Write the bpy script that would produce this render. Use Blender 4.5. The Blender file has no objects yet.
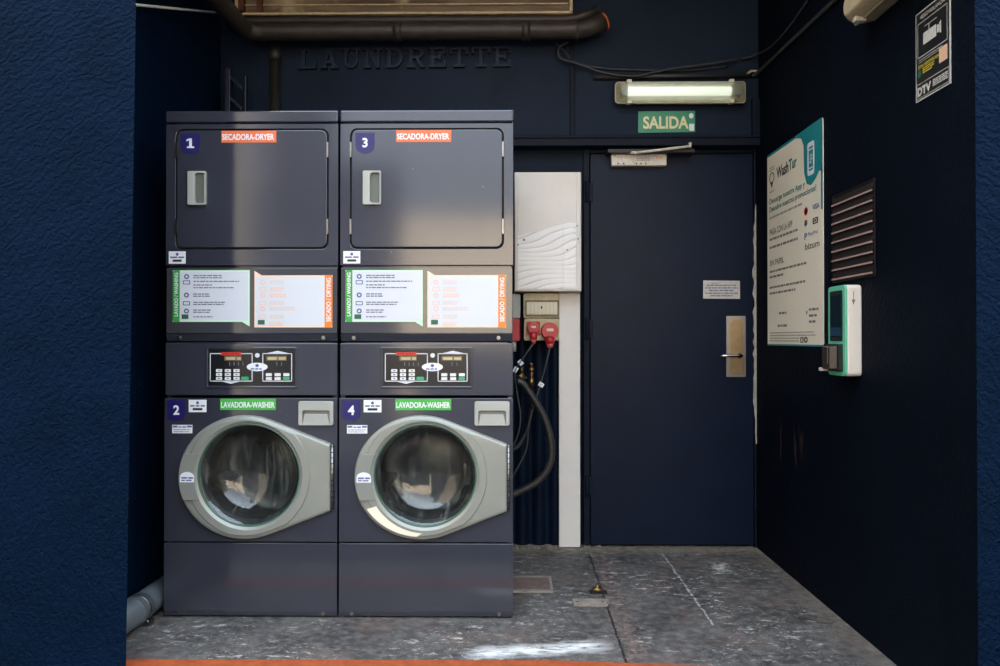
import bpy, bmesh, math, random
from mathutils import Vector, Matrix, Euler

SC = bpy.context.scene
COL = SC.collection
R = math.radians

# ------------------------------------------------------------------ camera, sky, sun, exposure
CAM_LOC = Vector((0.0, 0.0, 1.09))
CAM_ROT = Euler((R(90.46), 0.0, R(0.69)), 'XYZ')
FOCAL_PX = 750.0
cam_data = bpy.data.cameras.new('camera')
cam_data.sensor_width = 36.0
cam_data.lens = 36.0 * FOCAL_PX / 1000.0
cam_data.clip_start = 0.02
cam = bpy.data.objects.new('camera', cam_data)
cam.location = CAM_LOC
cam.rotation_euler = CAM_ROT
COL.objects.link(cam)
SC.camera = cam

world = bpy.data.worlds.new('sky')
SC.world = world
world.use_nodes = True
_bg = world.node_tree.nodes['Background']
_tc = world.node_tree.nodes.new('ShaderNodeTexCoord')
_sx = world.node_tree.nodes.new('ShaderNodeSeparateXYZ')
_rp = world.node_tree.nodes.new('ShaderNodeValToRGB')
_rp.color_ramp.elements[0].position = 0.05
_rp.color_ramp.elements[0].color = (0.190, 0.187, 0.194, 1)
_rp.color_ramp.elements[1].position = 0.75
_rp.color_ramp.elements[1].color = (0.70, 0.84, 1.0, 1)
world.node_tree.links.new(_tc.outputs['Generated'], _sx.inputs[0])
world.node_tree.links.new(_sx.outputs[2], _rp.inputs[0])
world.node_tree.links.new(_rp.outputs[0], _bg.inputs[0])
_bg.inputs[1].default_value = 3.2

sun_data = bpy.data.lights.new('sun', 'SUN')
sun_data.energy = 19.0
sun_data.angle = R(0.6)
sun_data.color = (1.0, 0.95, 0.88)
sun = bpy.data.objects.new('sun', sun_data)
sun.rotation_euler = (R(-48), 0, R(-14))
sun.location = (0, 6, 9)
COL.objects.link(sun)

SC.view_settings.view_transform = 'Standard'
SC.view_settings.look = 'None'
SC.view_settings.gamma = 1.0
SC.view_settings.use_curve_mapping = False
SC.view_settings.exposure = 0.85
SC.cycles.use_denoising = True
SC.cycles.max_bounces = 8
SC.cycles.sample_clamp_indirect = 6.0

# ------------------------------------------------------------------ measuring helpers (photo pixel -> point on a real plane)
_M = CAM_ROT.to_matrix()
def ray(px, py):
    return _M @ Vector(((px - 500) / FOCAL_PX, (333 - py) / FOCAL_PX, -1.0))
def at_y(px, py, Y):
    d = ray(px, py); return CAM_LOC + d * ((Y - CAM_LOC.y) / d.y)
def at_x(px, py, X):
    d = ray(px, py); return CAM_LOC + d * ((X - CAM_LOC.x) / d.x)
def at_z(px, py, Z=0.0):
    d = ray(px, py); return CAM_LOC + d * ((Z - CAM_LOC.z) / d.z)

YM = 2.93      # front of the machines
YW = 3.90      # back wall
YR = 3.97      # recessed part of the back wall under the lintel
XL = -1.51     # left wall
XR = 1.295     # right wall
YF = 2.075     # plane of the right front wall
YFL = 2.47     # plane of the left front wall

# ------------------------------------------------------------------ materials
def srgb(r, g, b):
    def f(c):
        c /= 255.0
        return c / 12.92 if c <= 0.04045 else ((c + 0.055) / 1.055) ** 2.4
    return (f(r), f(g), f(b), 1.0)

class NT:
    def __init__(self, name):
        self.m = bpy.data.materials.new(name)
        self.m.use_nodes = True
        self.t = self.m.node_tree
        self.n = self.t.nodes
        self.b = self.n['Principled BSDF']
        self.out = self.n['Material Output']
    def new(self, kind, **kw):
        x = self.n.new(kind)
        for k, v in kw.items():
            setattr(x, k, v)
        return x
    def put(self, sock, v):
        if isinstance(v, (int, float)):
            sock.default_value = v
        elif isinstance(v, (tuple, list)):
            sock.default_value = v
        else:
            self.t.links.new(v, sock)
    def pos(self):
        return self.new('ShaderNodeNewGeometry').outputs['Position']
    def scaled(self, s, vec=None):
        mp = self.new('ShaderNodeMapping')
        mp.inputs['Scale'].default_value = s
        self.put(mp.inputs['Vector'], vec if vec is not None else self.pos())
        return mp.outputs[0]
    def noise(self, scale, detail=4, rough=.55, vec=None, dist=0.0):
        x = self.new('ShaderNodeTexNoise')
        x.inputs['Scale'].default_value = scale
        x.inputs['Detail'].default_value = detail
        x.inputs['Roughness'].default_value = rough
        x.inputs['Distortion'].default_value = dist
        self.put(x.inputs['Vector'], vec if vec is not None else self.pos())
        return x.outputs['Fac']
    def ramp(self, fac, a, b, lo=(0, 0, 0, 1), hi=(1, 1, 1, 1)):
        x = self.new('ShaderNodeValToRGB')
        x.color_ramp.elements[0].position = a
        x.color_ramp.elements[1].position = b
        x.color_ramp.elements[0].color = lo
        x.color_ramp.elements[1].color = hi
        self.put(x.inputs[0], fac)
        return x.outputs[0]
    def math(self, op, a, b=0.0, clamp=False):
        x = self.new('ShaderNodeMath', operation=op)
        x.use_clamp = clamp
        self.put(x.inputs[0], a); self.put(x.inputs[1], b)
        return x.outputs[0]
    def mix(self, fac, a, b):
        x = self.new('ShaderNodeMix', data_type='RGBA')
        self.put(x.inputs[0], fac); self.put(x.inputs[6], a); self.put(x.inputs[7], b)
        return x.outputs[2]
    def bump(self, h, strength=.5, dist=.01, normal=None):
        x = self.new('ShaderNodeBump')
        x.inputs['Strength'].default_value = strength
        x.inputs['Distance'].default_value = dist
        self.put(x.inputs['Height'], h)
        if normal is not None:
            self.put(x.inputs['Normal'], normal)
        return x.outputs[0]
    def xyz(self):
        s = self.new('ShaderNodeSeparateXYZ')
        self.put(s.inputs[0], self.pos())
        return s.outputs[0], s.outputs[1], s.outputs[2]
    def seg(self, p, q, half, soft, wob=0.0, wscale=8.0):
        """1 near the floor segment p-q (x, y), 0 away from it."""
        x, y, _ = self.xyz()
        dx, dy = q[0] - p[0], q[1] - p[1]
        L = math.hypot(dx, dy); ux, uy = dx / L, dy / L
        ax = self.math('SUBTRACT', x, p[0]); ay = self.math('SUBTRACT', y, p[1])
        along = self.math('ADD', self.math('MULTIPLY', ax, ux), self.math('MULTIPLY', ay, uy))
        across = self.math('ADD', self.math('MULTIPLY', ax, -uy), self.math('MULTIPLY', ay, ux))
        if wob:
            nz = self.math('MULTIPLY', self.math('SUBTRACT', self.noise(wscale), .5), wob * 2)
            across = self.math('ADD', across, nz)
        d = self.math('ABSOLUTE', across)
        m = self.math('DIVIDE', self.math('SUBTRACT', half + soft, d), soft, True)
        e = self.math('ABSOLUTE', self.math('SUBTRACT', along, L / 2))
        k = self.math('DIVIDE', self.math('SUBTRACT', L / 2, e), max(soft * 2, .02), True)
        return self.math('MULTIPLY', m, k)

def simple(name, col, rough=.5, metal=0.0, spec=.5, grime=0.0, grime_scale=30, coat=0.0, bump=0.0):
    t = NT(name)
    b = t.b
    if grime:
        n = t.noise(grime_scale, 5, .6)
        dark = tuple(c * (1 - grime) for c in col[:3]) + (1,)
        t.put(b.inputs['Base Color'], t.mix(t.ramp(n, .35, .62), dark, col))
    else:
        b.inputs['Base Color'].default_value = col
    b.inputs['Roughness'].default_value = rough
    b.inputs['Metallic'].default_value = metal
    b.inputs['Specular IOR Level'].default_value = spec
    b.inputs['Coat Weight'].default_value = coat
    if bump:
        t.put(b.inputs['Normal'], t.bump(t.noise(260, 2), bump, .002))
    return t.m

def stucco(name, col, amount=.6, swirl=True, rough=.62, scuffs=None, spec=.045):
    t = NT(name)
    v = t.scaled((1, 1, 1))
    n1 = t.noise(72, 5, .62, t.scaled((1, 1, 1.5)), .5)
    n2 = t.noise(170, 3, .6, v)
    n3 = t.noise(5, 2, .5, v)
    h = t.math('ADD', t.math('MULTIPLY', n1, .9), t.math('MULTIPLY', n2, .35))
    if swirl:
        w = t.new('ShaderNodeTexWave', wave_type='RINGS', rings_direction='SPHERICAL')
        w.inputs['Scale'].default_value = 15.0
        w.inputs['Distortion'].default_value = 9.0
        w.inputs['Detail'].default_value = 3
        w.inputs['Detail Scale'].default_value = 2.0
        t.put(w.inputs['Vector'], v)
        h = t.math('ADD', h, t.math('MULTIPLY', w.outputs['Fac'], .42))
    c = t.mix(t.ramp(n3, .3, .7), tuple(x * .82 for x in col[:3]) + (1,), tuple(x * 1.12 for x in col[:3]) + (1,))
    spot = t.ramp(t.noise(140, 1, .4), .80, .82)
    c = t.mix(t.math('MULTIPLY', spot, .35), c, srgb(120, 125, 135))
    if scuffs:
        # rubbed through paint: a patch of short vertical strokes
        x, y, z = t.xyz()
        (y0, y1, z0, z1) = scuffs
        wy = t.math('DIVIDE', t.math('SUBTRACT', (y1 - y0) / 2, t.math('ABSOLUTE', t.math('SUBTRACT', y, (y0 + y1) / 2))), .04, True)
        wz = t.math('DIVIDE', t.math('SUBTRACT', (z1 - z0) / 2, t.math('ABSOLUTE', t.math('SUBTRACT', z, (z0 + z1) / 2))), .05, True)
        st = t.ramp(t.noise(1.0, 3, .6, t.scaled((1, 26, 4))), .56, .68)
        c = t.mix(t.math('MULTIPLY', t.math('MULTIPLY', wy, wz), t.math('MULTIPLY', st, .45)), c, srgb(120, 84, 70))
    t.put(t.b.inputs['Base Color'], c)
    t.b.inputs['Roughness'].default_value = rough
    t.b.inputs['Specular IOR Level'].default_value = spec
    t.put(t.b.inputs['Normal'], t.bump(h, amount, .016))
    return t.m

NAVY = (0.0010, 0.0088, 0.027, 1)
M = {}
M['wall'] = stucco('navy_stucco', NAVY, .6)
M['wall_shaded'] = stucco('navy_stucco_shaded', (0.0022, 0.0040, 0.0085, 1), .35, True, scuffs=(3.27, 3.62, 0.50, 0.70))  # same navy paint, with the right wall's shade put into a darker colour
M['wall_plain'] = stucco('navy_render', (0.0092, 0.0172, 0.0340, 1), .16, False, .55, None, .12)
M['door_paint'] = simple('door_navy_paint', (0.0042, 0.0098, 0.0262, 1), .42, spec=.15, grime=.18, grime_scale=5, bump=.1)
M['panel_paint'] = simple('panel_navy_paint', (0.0040, 0.0105, 0.0260, 1), .5, spec=.1, grime=.3, grime_scale=9)
M['trim_paint'] = simple('trim_navy_paint', (0.0050, 0.0085, 0.0180, 1), .5, spec=.12, grime=.2, grime_scale=14)
M['letter_paint'] = simple('letter_navy_paint', (0.0125, 0.0205, 0.0385, 1), .5, spec=.2)
M['ceiling'] = simple('ceiling_grey', srgb(70, 74, 84), .8, grime=.3, grime_scale=6)

def machine_paint():
    t = NT('graphite_machine_enamel')
    n = t.noise(3.0, 3, .5)
    c = t.mix(t.ramp(n, .3, .7), (.030, .032, .045, 1), (.037, .039, .054, 1))
    chips = t.ramp(t.noise(55, 2, .5), .77, .785)
    c = t.mix(t.math('MULTIPLY', chips, .5), c, srgb(150, 152, 160))
    t.put(t.b.inputs['Base Color'], c)
    t.b.inputs['Roughness'].default_value = .12
    t.b.inputs['Specular IOR Level'].default_value = .9
    t.put(t.b.inputs['Normal'], t.bump(t.noise(2.2, 2), .06, .02))
    return t.m
M['enamel'] = machine_paint()
M['gap'] = simple('black_gap', (.003, .003, .004, 1), .7)
M['rubber'] = simple('black_rubber', (.008, .008, .009, 1), .6)
M['gloss_panel'] = simple('glossy_charcoal_panel', (.045, .046, .054, 1), .1, spec=.8)
M['display'] = simple('black_display_film', (.010, .010, .011, 1), .22)
M['grey_plastic'] = simple('light_grey_plastic', srgb(166, 167, 160), .42, grime=.08, grime_scale=8)
M['grey_plastic_dim'] = simple('mid_grey_plastic', srgb(128, 130, 124), .45)
M['recess_grey'] = simple('handle_recess_grey', srgb(92, 94, 86), .5)
M['ring'] = simple('silver_door_ring', srgb(146, 148, 140), .36, metal=.25, grime=.06, grime_scale=7)
M['steel'] = simple('brushed_steel', srgb(150, 148, 142), .3, metal=1.0, grime=.25, grime_scale=40)
M['drum'] = simple('drum_steel', srgb(120, 122, 122), .42, metal=1.0, grime=.3, grime_scale=12)
M['chrome'] = simple('chrome', srgb(205, 203, 200), .18, metal=1.0)
M['white'] = simple('white_sticker', srgb(226, 227, 232), .4)
M['sheet_white'] = simple('laminated_white_sheet', srgb(204, 207, 214), .3, spec=.3)
M['orange'] = simple('orange_sticker', srgb(226, 108, 56), .4)
M['orange2'] = simple('orange_sheet_edge', srgb(232, 122, 32), .35)
M['green'] = simple('green_sticker', srgb(66, 168, 66), .4)
M['green2'] = simple('green_sheet_edge', srgb(52, 150, 62), .35)
M['peach'] = simple('peach_sheet_rim', srgb(240, 205, 180), .35)
M['mint_rim'] = simple('mint_sheet_rim', srgb(196, 228, 200), .35)
M['indigo'] = simple('indigo_badge', srgb(28, 22, 92), .4)
M['ink'] = simple('dark_grey_ink', srgb(95, 98, 120), .6)
M['ink_pale'] = simple('pale_orange_ink', srgb(226, 186, 168), .6)
M['ink_blue'] = simple('slate_blue_ink', srgb(70, 84, 140), .6)
M['black_ink'] = simple('black_ink', (.012, .012, .013, 1), .5)
M['dark_green'] = simple('dark_green_ink', srgb(30, 92, 62), .5)
M['key_white'] = simple('white_keys', srgb(215, 215, 212), .4)
M['key_green'] = simple('green_key', srgb(40, 165, 105), .4)
M['red_ink'] = simple('red_ink', srgb(205, 48, 36), .4)
M['cream'] = simple('cream_metal_box', srgb(234, 225, 214), .38, grime=.05, grime_scale=6)
M['wavy_white'] = simple('wavy_white_surface', srgb(246, 240, 234), .3)
M['trunking'] = simple('white_plastic_trunking', srgb(224, 218, 211), .4, grime=.05, grime_scale=5)
M['beige'] = simple('aged_beige_plastic', srgb(196, 180, 142), .45, grime=.25, grime_scale=22)
M['beige_dark'] = simple('dark_olive_beige', srgb(120, 104, 70), .5, grime=.3, grime_scale=30)
M['breaker_white'] = simple('cream_breakers', srgb(214, 204, 176), .4)
M['red'] = simple('red_socket_plastic', srgb(178, 40, 44), .42)
M['red_lid'] = simple('faded_red_lid', srgb(205, 84, 80), .4)
M['socket_label'] = simple('cream_label', srgb(225, 200, 185), .5)
M['cable'] = simple('dark_cable', srgb(46, 46, 48), .5)
M['cable_grey'] = simple('grey_cable', srgb(58, 58, 58), .5)
M['hose'] = simple('black_rubber_hose', srgb(52, 50, 48), .45, grime=.3, grime_scale=60)
M['brass'] = simple('worn_brass', srgb(150, 125, 82), .35, metal=.9, grime=.4, grime_scale=60)
M['copper'] = simple('copper_pipe', srgb(140, 92, 66), .4, metal=.9, grime=.4, grime_scale=60)
M['pipe_grey'] = simple('grey_plastic_pipe', srgb(86, 92, 98), .45, grime=.12, grime_scale=14)
M['pipe_brown'] = simple('dark_brown_painted_pipe', srgb(58, 51, 43), .5, grime=.35, grime_scale=18)
M['pipe_olive'] = simple('dark_olive_pipe', srgb(42, 42, 34), .5, grime=.3, grime_scale=18)
M['pipe_orange'] = simple('orange_pipe_mouth', srgb(190, 92, 52), .6)
M['plaster'] = simple('bare_plaster', srgb(176, 170, 156), .8, grime=.3, grime_scale=30)
M['crumb'] = simple('dusty_tan_crumbs', srgb(126, 114, 100), .9, grime=.4, grime_scale=60)
M['pink_worn'] = simple('worn_pinkish_wood', srgb(118, 96, 90), .85, grime=.3, grime_scale=40)
M['lamp_body'] = simple('aged_lamp_housing', srgb(176, 160, 132), .5, grime=.25, grime_scale=30)
M['lamp_cover_old'] = simple('yellowed_lamp_cover', srgb(182, 166, 134), .4, grime=.2, grime_scale=16)
M['clip'] = simple('pale_plastic_clip', srgb(214, 205, 186), .4)
M['exit_green'] = simple('exit_sign_green', srgb(44, 138, 98), .35, grime=.12, grime_scale=20)
M['exit_text'] = simple('luminescent_cream', srgb(226, 220, 172), .5)
M['closer'] = simple('closer_beige_metal', srgb(226, 216, 200), .4, grime=.18, grime_scale=60)
M['rail_brown'] = simple('closer_rail_brown', srgb(34, 28, 28), .5)
M['brass_plate'] = simple('brushed_gold_plate', srgb(186, 156, 118), .36, metal=.75, grime=.12, grime_scale=30)
M['plate_rim'] = simple('pale_metal_rim', srgb(184, 176, 164), .32, metal=.8)
M['poster'] = simple('poster_cream', srgb(236, 226, 206), .5, grime=.04, grime_scale=4)
M['teal'] = simple('poster_teal', srgb(20, 132, 140), .45)
M['teal_ink'] = simple('poster_teal_ink', srgb(20, 112, 104), .5)
M['grey_ink'] = simple('poster_grey_ink', srgb(118, 112, 104), .6)
M['pale_ink'] = simple('poster_pale_ink', srgb(160, 154, 142), .6)
M['terminal'] = simple('terminal_off_white', srgb(226, 216, 204), .36)
M['mint'] = simple('terminal_mint', srgb(98, 190, 152), .35)
M['screen'] = simple('dark_glass_screen', srgb(16, 36, 42), .08, spec=.8)
M['screen_low'] = simple('dark_blue_screen_band', srgb(36, 62, 86), .1)
M['slot_brown'] = simple('card_reader_brown', srgb(52, 42, 36), .3)
M['vent_dark'] = simple('vent_brown_black', srgb(30, 20, 20), .5)
M['vent_slat'] = simple('vent_slat_brown', srgb(58, 38, 36), .45)
M['vent_edge'] = simple('vent_worn_edge', srgb(178, 148, 140), .5, grime=.3, grime_scale=60)
M['sign_black'] = simple('sign_black', (.01, .01, .011, 1), .4)
M['sign_white'] = simple('sign_off_white', srgb(200, 194, 184), .5, grime=.2, grime_scale=60)
M['sign_yellow'] = simple('sign_yellow', srgb(205, 180, 50), .5)
M['sign_photo'] = simple('sign_peach_patch', srgb(214, 170, 140), .5)
M['rust'] = simple('rusted_iron', srgb(112, 66, 44), .8, grime=.5, grime_scale=16)
M['frame_cream'] = simple('dirty_cream_frame', srgb(214, 192, 150), .5, grime=.35, grime_scale=20)
M['ladder'] = simple('dark_violet_grey_ladder', srgb(30, 30, 46), .5)
M['streak_white'] = simple('white_streak', srgb(225, 222, 212), .5)
M['wood_pale'] = simple('pale_scrap_board', srgb(150, 138, 126), .8, grime=.3, grime_scale=22)
M['tag_white'] = simple('white_cable_tag', srgb(225, 224, 222), .5)
M['stripe'] = simple('worn_orange_floor_paint', srgb(172, 80, 38), .7, grime=.3, grime_scale=24)
M['render_beige'] = simple('sunlit_beige_render', srgb(210, 194, 172), .9, grime=.1, grime_scale=2)
M['render_grey'] = simple('grey_render', srgb(112, 114, 124), .9, grime=.1, grime_scale=2)
M['render_dark'] = simple('dark_grey_render', srgb(50, 51, 60), .9, grime=.1, grime_scale=2)
M['asphalt'] = simple('courtyard_asphalt', srgb(44, 44, 48), .9, grime=.2, grime_scale=6)

def dirty_pane():
    t = NT('dirty_transom_pane')
    n = t.noise(1.0, 4, .6, t.scaled((1.2, 1, 14)))
    c = t.mix(t.ramp(n, .3, .7), srgb(70, 56, 44), srgb(150, 130, 104))
    blot = t.ramp(t.noise(3.2, 4, .65), .60, .72)
    c = t.mix(blot, c, srgb(190, 172, 140))
    t.put(t.b.inputs['Base Color'], c)
    t.b.inputs['Roughness'].default_value = .3
    return t.m
M['pane'] = dirty_pane()

def lit(name, col, strength):
    t = NT(name)
    t.b.inputs['Base Color'].default_value = col
    t.b.inputs['Emission Color'].default_value = col
    t.b.inputs['Emission Strength'].default_value = strength
    t.b.inputs['Roughness'].default_value = .35
    return t.m
M['tube_light'] = lit('glowing_fluorescent_tube', (0.93, 1.0, .88, 1), .56)
def milky():
    t = NT('milky_lamp_cover')
    g = t.new('ShaderNodeBsdfTransparent'); g.inputs[0].default_value = (.86, .88, .80, 1)
    tr = t.new('ShaderNodeBsdfTranslucent'); tr.inputs[0].default_value = (.85, .88, .78, 1)
    gl = t.new('ShaderNodeBsdfGlossy'); gl.inputs['Roughness'].default_value = .25
    spots = t.ramp(t.noise(70, 2, .5), .72, .74)
    dirt = t.new('ShaderNodeBsdfDiffuse'); dirt.inputs[0].default_value = srgb(90, 80, 60)
    m1 = t.new('ShaderNodeMixShader'); m1.inputs[0].default_value = .3
    t.put(m1.inputs[1], g.outputs[0]); t.put(m1.inputs[2], tr.outputs[0])
    m2 = t.new('ShaderNodeMixShader'); m2.inputs[0].default_value = .06
    t.put(m2.inputs[1], m1.outputs[0]); t.put(m2.inputs[2], gl.outputs[0])
    m3 = t.new('ShaderNodeMixShader'); t.put(m3.inputs[0], spots)
    t.put(m3.inputs[1], m2.outputs[0]); t.put(m3.inputs[2], dirt.outputs[0])
    t.put(t.out.inputs[0], m3.outputs[0])
    return t.m
M['milky'] = milky()

def door_glass():
    t = NT('porthole_glass')
    fr = t.new('ShaderNodeFresnel'); fr.inputs['IOR'].default_value = 1.6
    g = t.new('ShaderNodeBsdfTransparent'); g.inputs[0].default_value = (.80, .84, .81, 1)
    gl = t.new('ShaderNodeBsdfGlossy'); gl.inputs['Roughness'].default_value = .04
    m = t.new('ShaderNodeMixShader')
    t.put(m.inputs[0], t.math('ADD', fr.outputs[0], .02)); t.put(m.inputs[1], g.outputs[0]); t.put(m.inputs[2], gl.outputs[0])
    df = t.new('ShaderNodeBsdfDiffuse'); df.inputs[0].default_value = srgb(200, 200, 196)      # dried water marks
    st = t.math('MULTIPLY', t.ramp(t.noise(1.0, 5, .65, t.scaled((60, 4, 5)), .4), .50, .72), t.ramp(t.noise(9, 3, .5), .35, .6))
    m2 = t.new('ShaderNodeMixShader')
    t.put(m2.inputs[0], t.math('ADD', t.math('MULTIPLY', st, .22), .015)); t.put(m2.inputs[1], m.outputs[0]); t.put(m2.inputs[2], df.outputs[0])
    t.put(t.out.inputs[0], m2.outputs[0])
    return t.m
M['glass'] = door_glass()
M['glass_rim'] = simple('green_glass_edge', srgb(62, 92, 80), .15)

def floor_mat():
    t = NT('worn_painted_concrete')
    n1 = t.noise(4.5, 6, .65)
    n2 = t.noise(26, 5, .6)
    c = t.mix(t.ramp(n1, .32, .68), srgb(48, 46, 46), srgb(92, 87, 84))
    c = t.mix(t.math('MULTIPLY', t.ramp(n2, .42, .66), .45), c, srgb(132, 127, 122))
    # pinkish bare patches, most of them along the joint and behind
    pk = t.ramp(t.noise(3.4, 4, .6, t.scaled((1, 1, 1))), .54, .66)
    c = t.mix(t.math('MULTIPLY', pk, .4), c, srgb(122, 96, 88))
    a = at_z(587, 548); b = at_z(628, 668)
    c = t.mix(t.math('MULTIPLY', t.seg((a.x + .05, a.y), (b.x + .04, b.y - .1), .02, .05, .03), t.math('MULTIPLY', .55, t.ramp(n2, .4, .62))), c, srgb(128, 102, 92))
    c = t.mix(t.seg((a.x, a.y), (b.x, b.y - .1), .002, .005, .006, 20), c, srgb(24, 24, 26))
    # scraped white line and flakes
    a = at_z(662, 553); b = at_z(714, 626)
    c = t.mix(t.math('MULTIPLY', t.seg((a.x, a.y), (b.x, b.y), .001, .006, .014, 14), t.math('MULTIPLY', .85, t.ramp(t.noise(40, 4, .7), .40, .52))), c, srgb(184, 180, 174))
    patch = t.ramp(t.noise(2.6, 4, .6), .42, .58)
    f1 = t.ramp(t.noise(48, 6, .7, t.scaled((1, 1.5, 1)), .3), .60, .65)
    f2 = t.ramp(t.noise(13, 8, .8, t.scaled((1, 2.2, 1)), .2), .565, .60)
    f3 = t.ramp(t.noise(110, 3, .6, t.scaled((1, 1.4, 1))), .65, .69)
    fl = t.math('MULTIPLY', t.math('MAXIMUM', t.math('MAXIMUM', f1, f2), t.math('MULTIPLY', f3, .7)), patch)
    c = t.mix(t.math('MULTIPLY', fl, .85), c, srgb(196, 190, 184))
    a = at_z(455, 655); b = at_z(615, 645)
    sm = t.math('MULTIPLY', t.seg((a.x, a.y), (b.x, b.y), .016, .05, .05, 5), t.ramp(t.noise(20, 7, .75, t.scaled((.5, 2, 1))), .38, .54))
    c = t.mix(sm, c, srgb(226, 224, 222))
    a = at_z(718, 560); b = at_z(724, 575)
    sm = t.math('MULTIPLY', t.seg((a.x, a.y), (b.x, b.y), .012, .04, .03, 14), t.ramp(t.noise(30, 4), .4, .6))
    c = t.mix(sm, c, srgb(196, 190, 180))
    # dusty edge by the right wall and by the door
    x, y, _ = t.xyz()
    ed = t.math('DIVIDE', t.math('SUBTRACT', x, 1.17), .12, True)
    c = t.mix(t.math('MULTIPLY', t.math('MULTIPLY', ed, t.ramp(n2, .3, .6)), .85), c, srgb(122, 110, 98))
    ed = t.math('DIVIDE', t.math('SUBTRACT', y, 3.80), .10, True)
    c = t.mix(t.math('MULTIPLY', t.math('MULTIPLY', ed, t.ramp(n2, .3, .6)), .9), c, srgb(146, 132, 114))
    t.put(t.b.inputs['Base Color'], c)
    t.put(t.b.inputs['Roughness'], t.ramp(n1, .3, .7, (.5, .5, .5, 1), (.75, .75, .75, 1)))
    t.put(t.b.inputs['Normal'], t.bump(t.math('ADD', n2, t.math('MULTIPLY', fl, .5)), .35, .006))
    return t.m
M['floor'] = floor_mat()

# ------------------------------------------------------------------ mesh building
def FR(y0):                      # faces the camera (-Y): u = X, v = Z, n towards the viewer
    return lambda u, v, n: Vector((u, y0 - n, v))
def RW(x0):                      # faces -X (right wall): u runs towards the viewer, v = Z
    return lambda u, v, n: Vector((x0 - n, -u, v))
def FL(z0):                      # on the floor: u = X, v = Y, n up
    return lambda u, v, n: Vector((u, v, z0 + n))

_text_cache = {}
def text_data(s, bold=0.0):
    k = (s, bold)
    if k not in _text_cache:
        cu = bpy.data.curves.new('lettering', 'FONT')
        cu.body = s; cu.size = 1.0; cu.offset = bold; cu.resolution_u = 4
        ob = bpy.data.objects.new('lettering', cu)
        me = bpy.data.meshes.new_from_object(ob)
        vs = [(v.co.x, v.co.y) for v in me.vertices]
        fs = [tuple(p.vertices) for p in me.polygons]
        bpy.data.objects.remove(ob); bpy.data.meshes.remove(me); bpy.data.curves.remove(cu)
        _text_cache[k] = (vs, fs)
    return _text_cache[k]

def rrect(u0, u1, v0, v1, r, seg=5):
    if not isinstance(r, (tuple, list)) and r <= 0:
        return [(u0, v0), (u1, v0), (u1, v1), (u0, v1)]
    rs = r if isinstance(r, (tuple, list)) else (r,) * 4      # bl, br, tr, tl
    pts = []
    for (cx, cy, a0, rr) in ((u0, v0, 180, rs[0]), (u1, v0, 270, rs[1]), (u1, v1, 0, rs[2]), (u0, v1, 90, rs[3])):
        sx = 1 if cx == u0 else -1; sy = 1 if cy == v0 else -1
        if rr <= 0:
            pts.append((cx, cy)); continue
        for i in range(seg + 1):
            a = R(a0 + 90 * i / seg)
            pts.append((cx + sx * rr + rr * math.cos(a), cy + sy * rr + rr * math.sin(a)))
    return pts

def ellipse(cx, cy, rx, ry, n=48):
    return [(cx + rx * math.cos(2 * math.pi * i / n), cy + ry * math.sin(2 * math.pi * i / n)) for i in range(n)]

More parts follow.
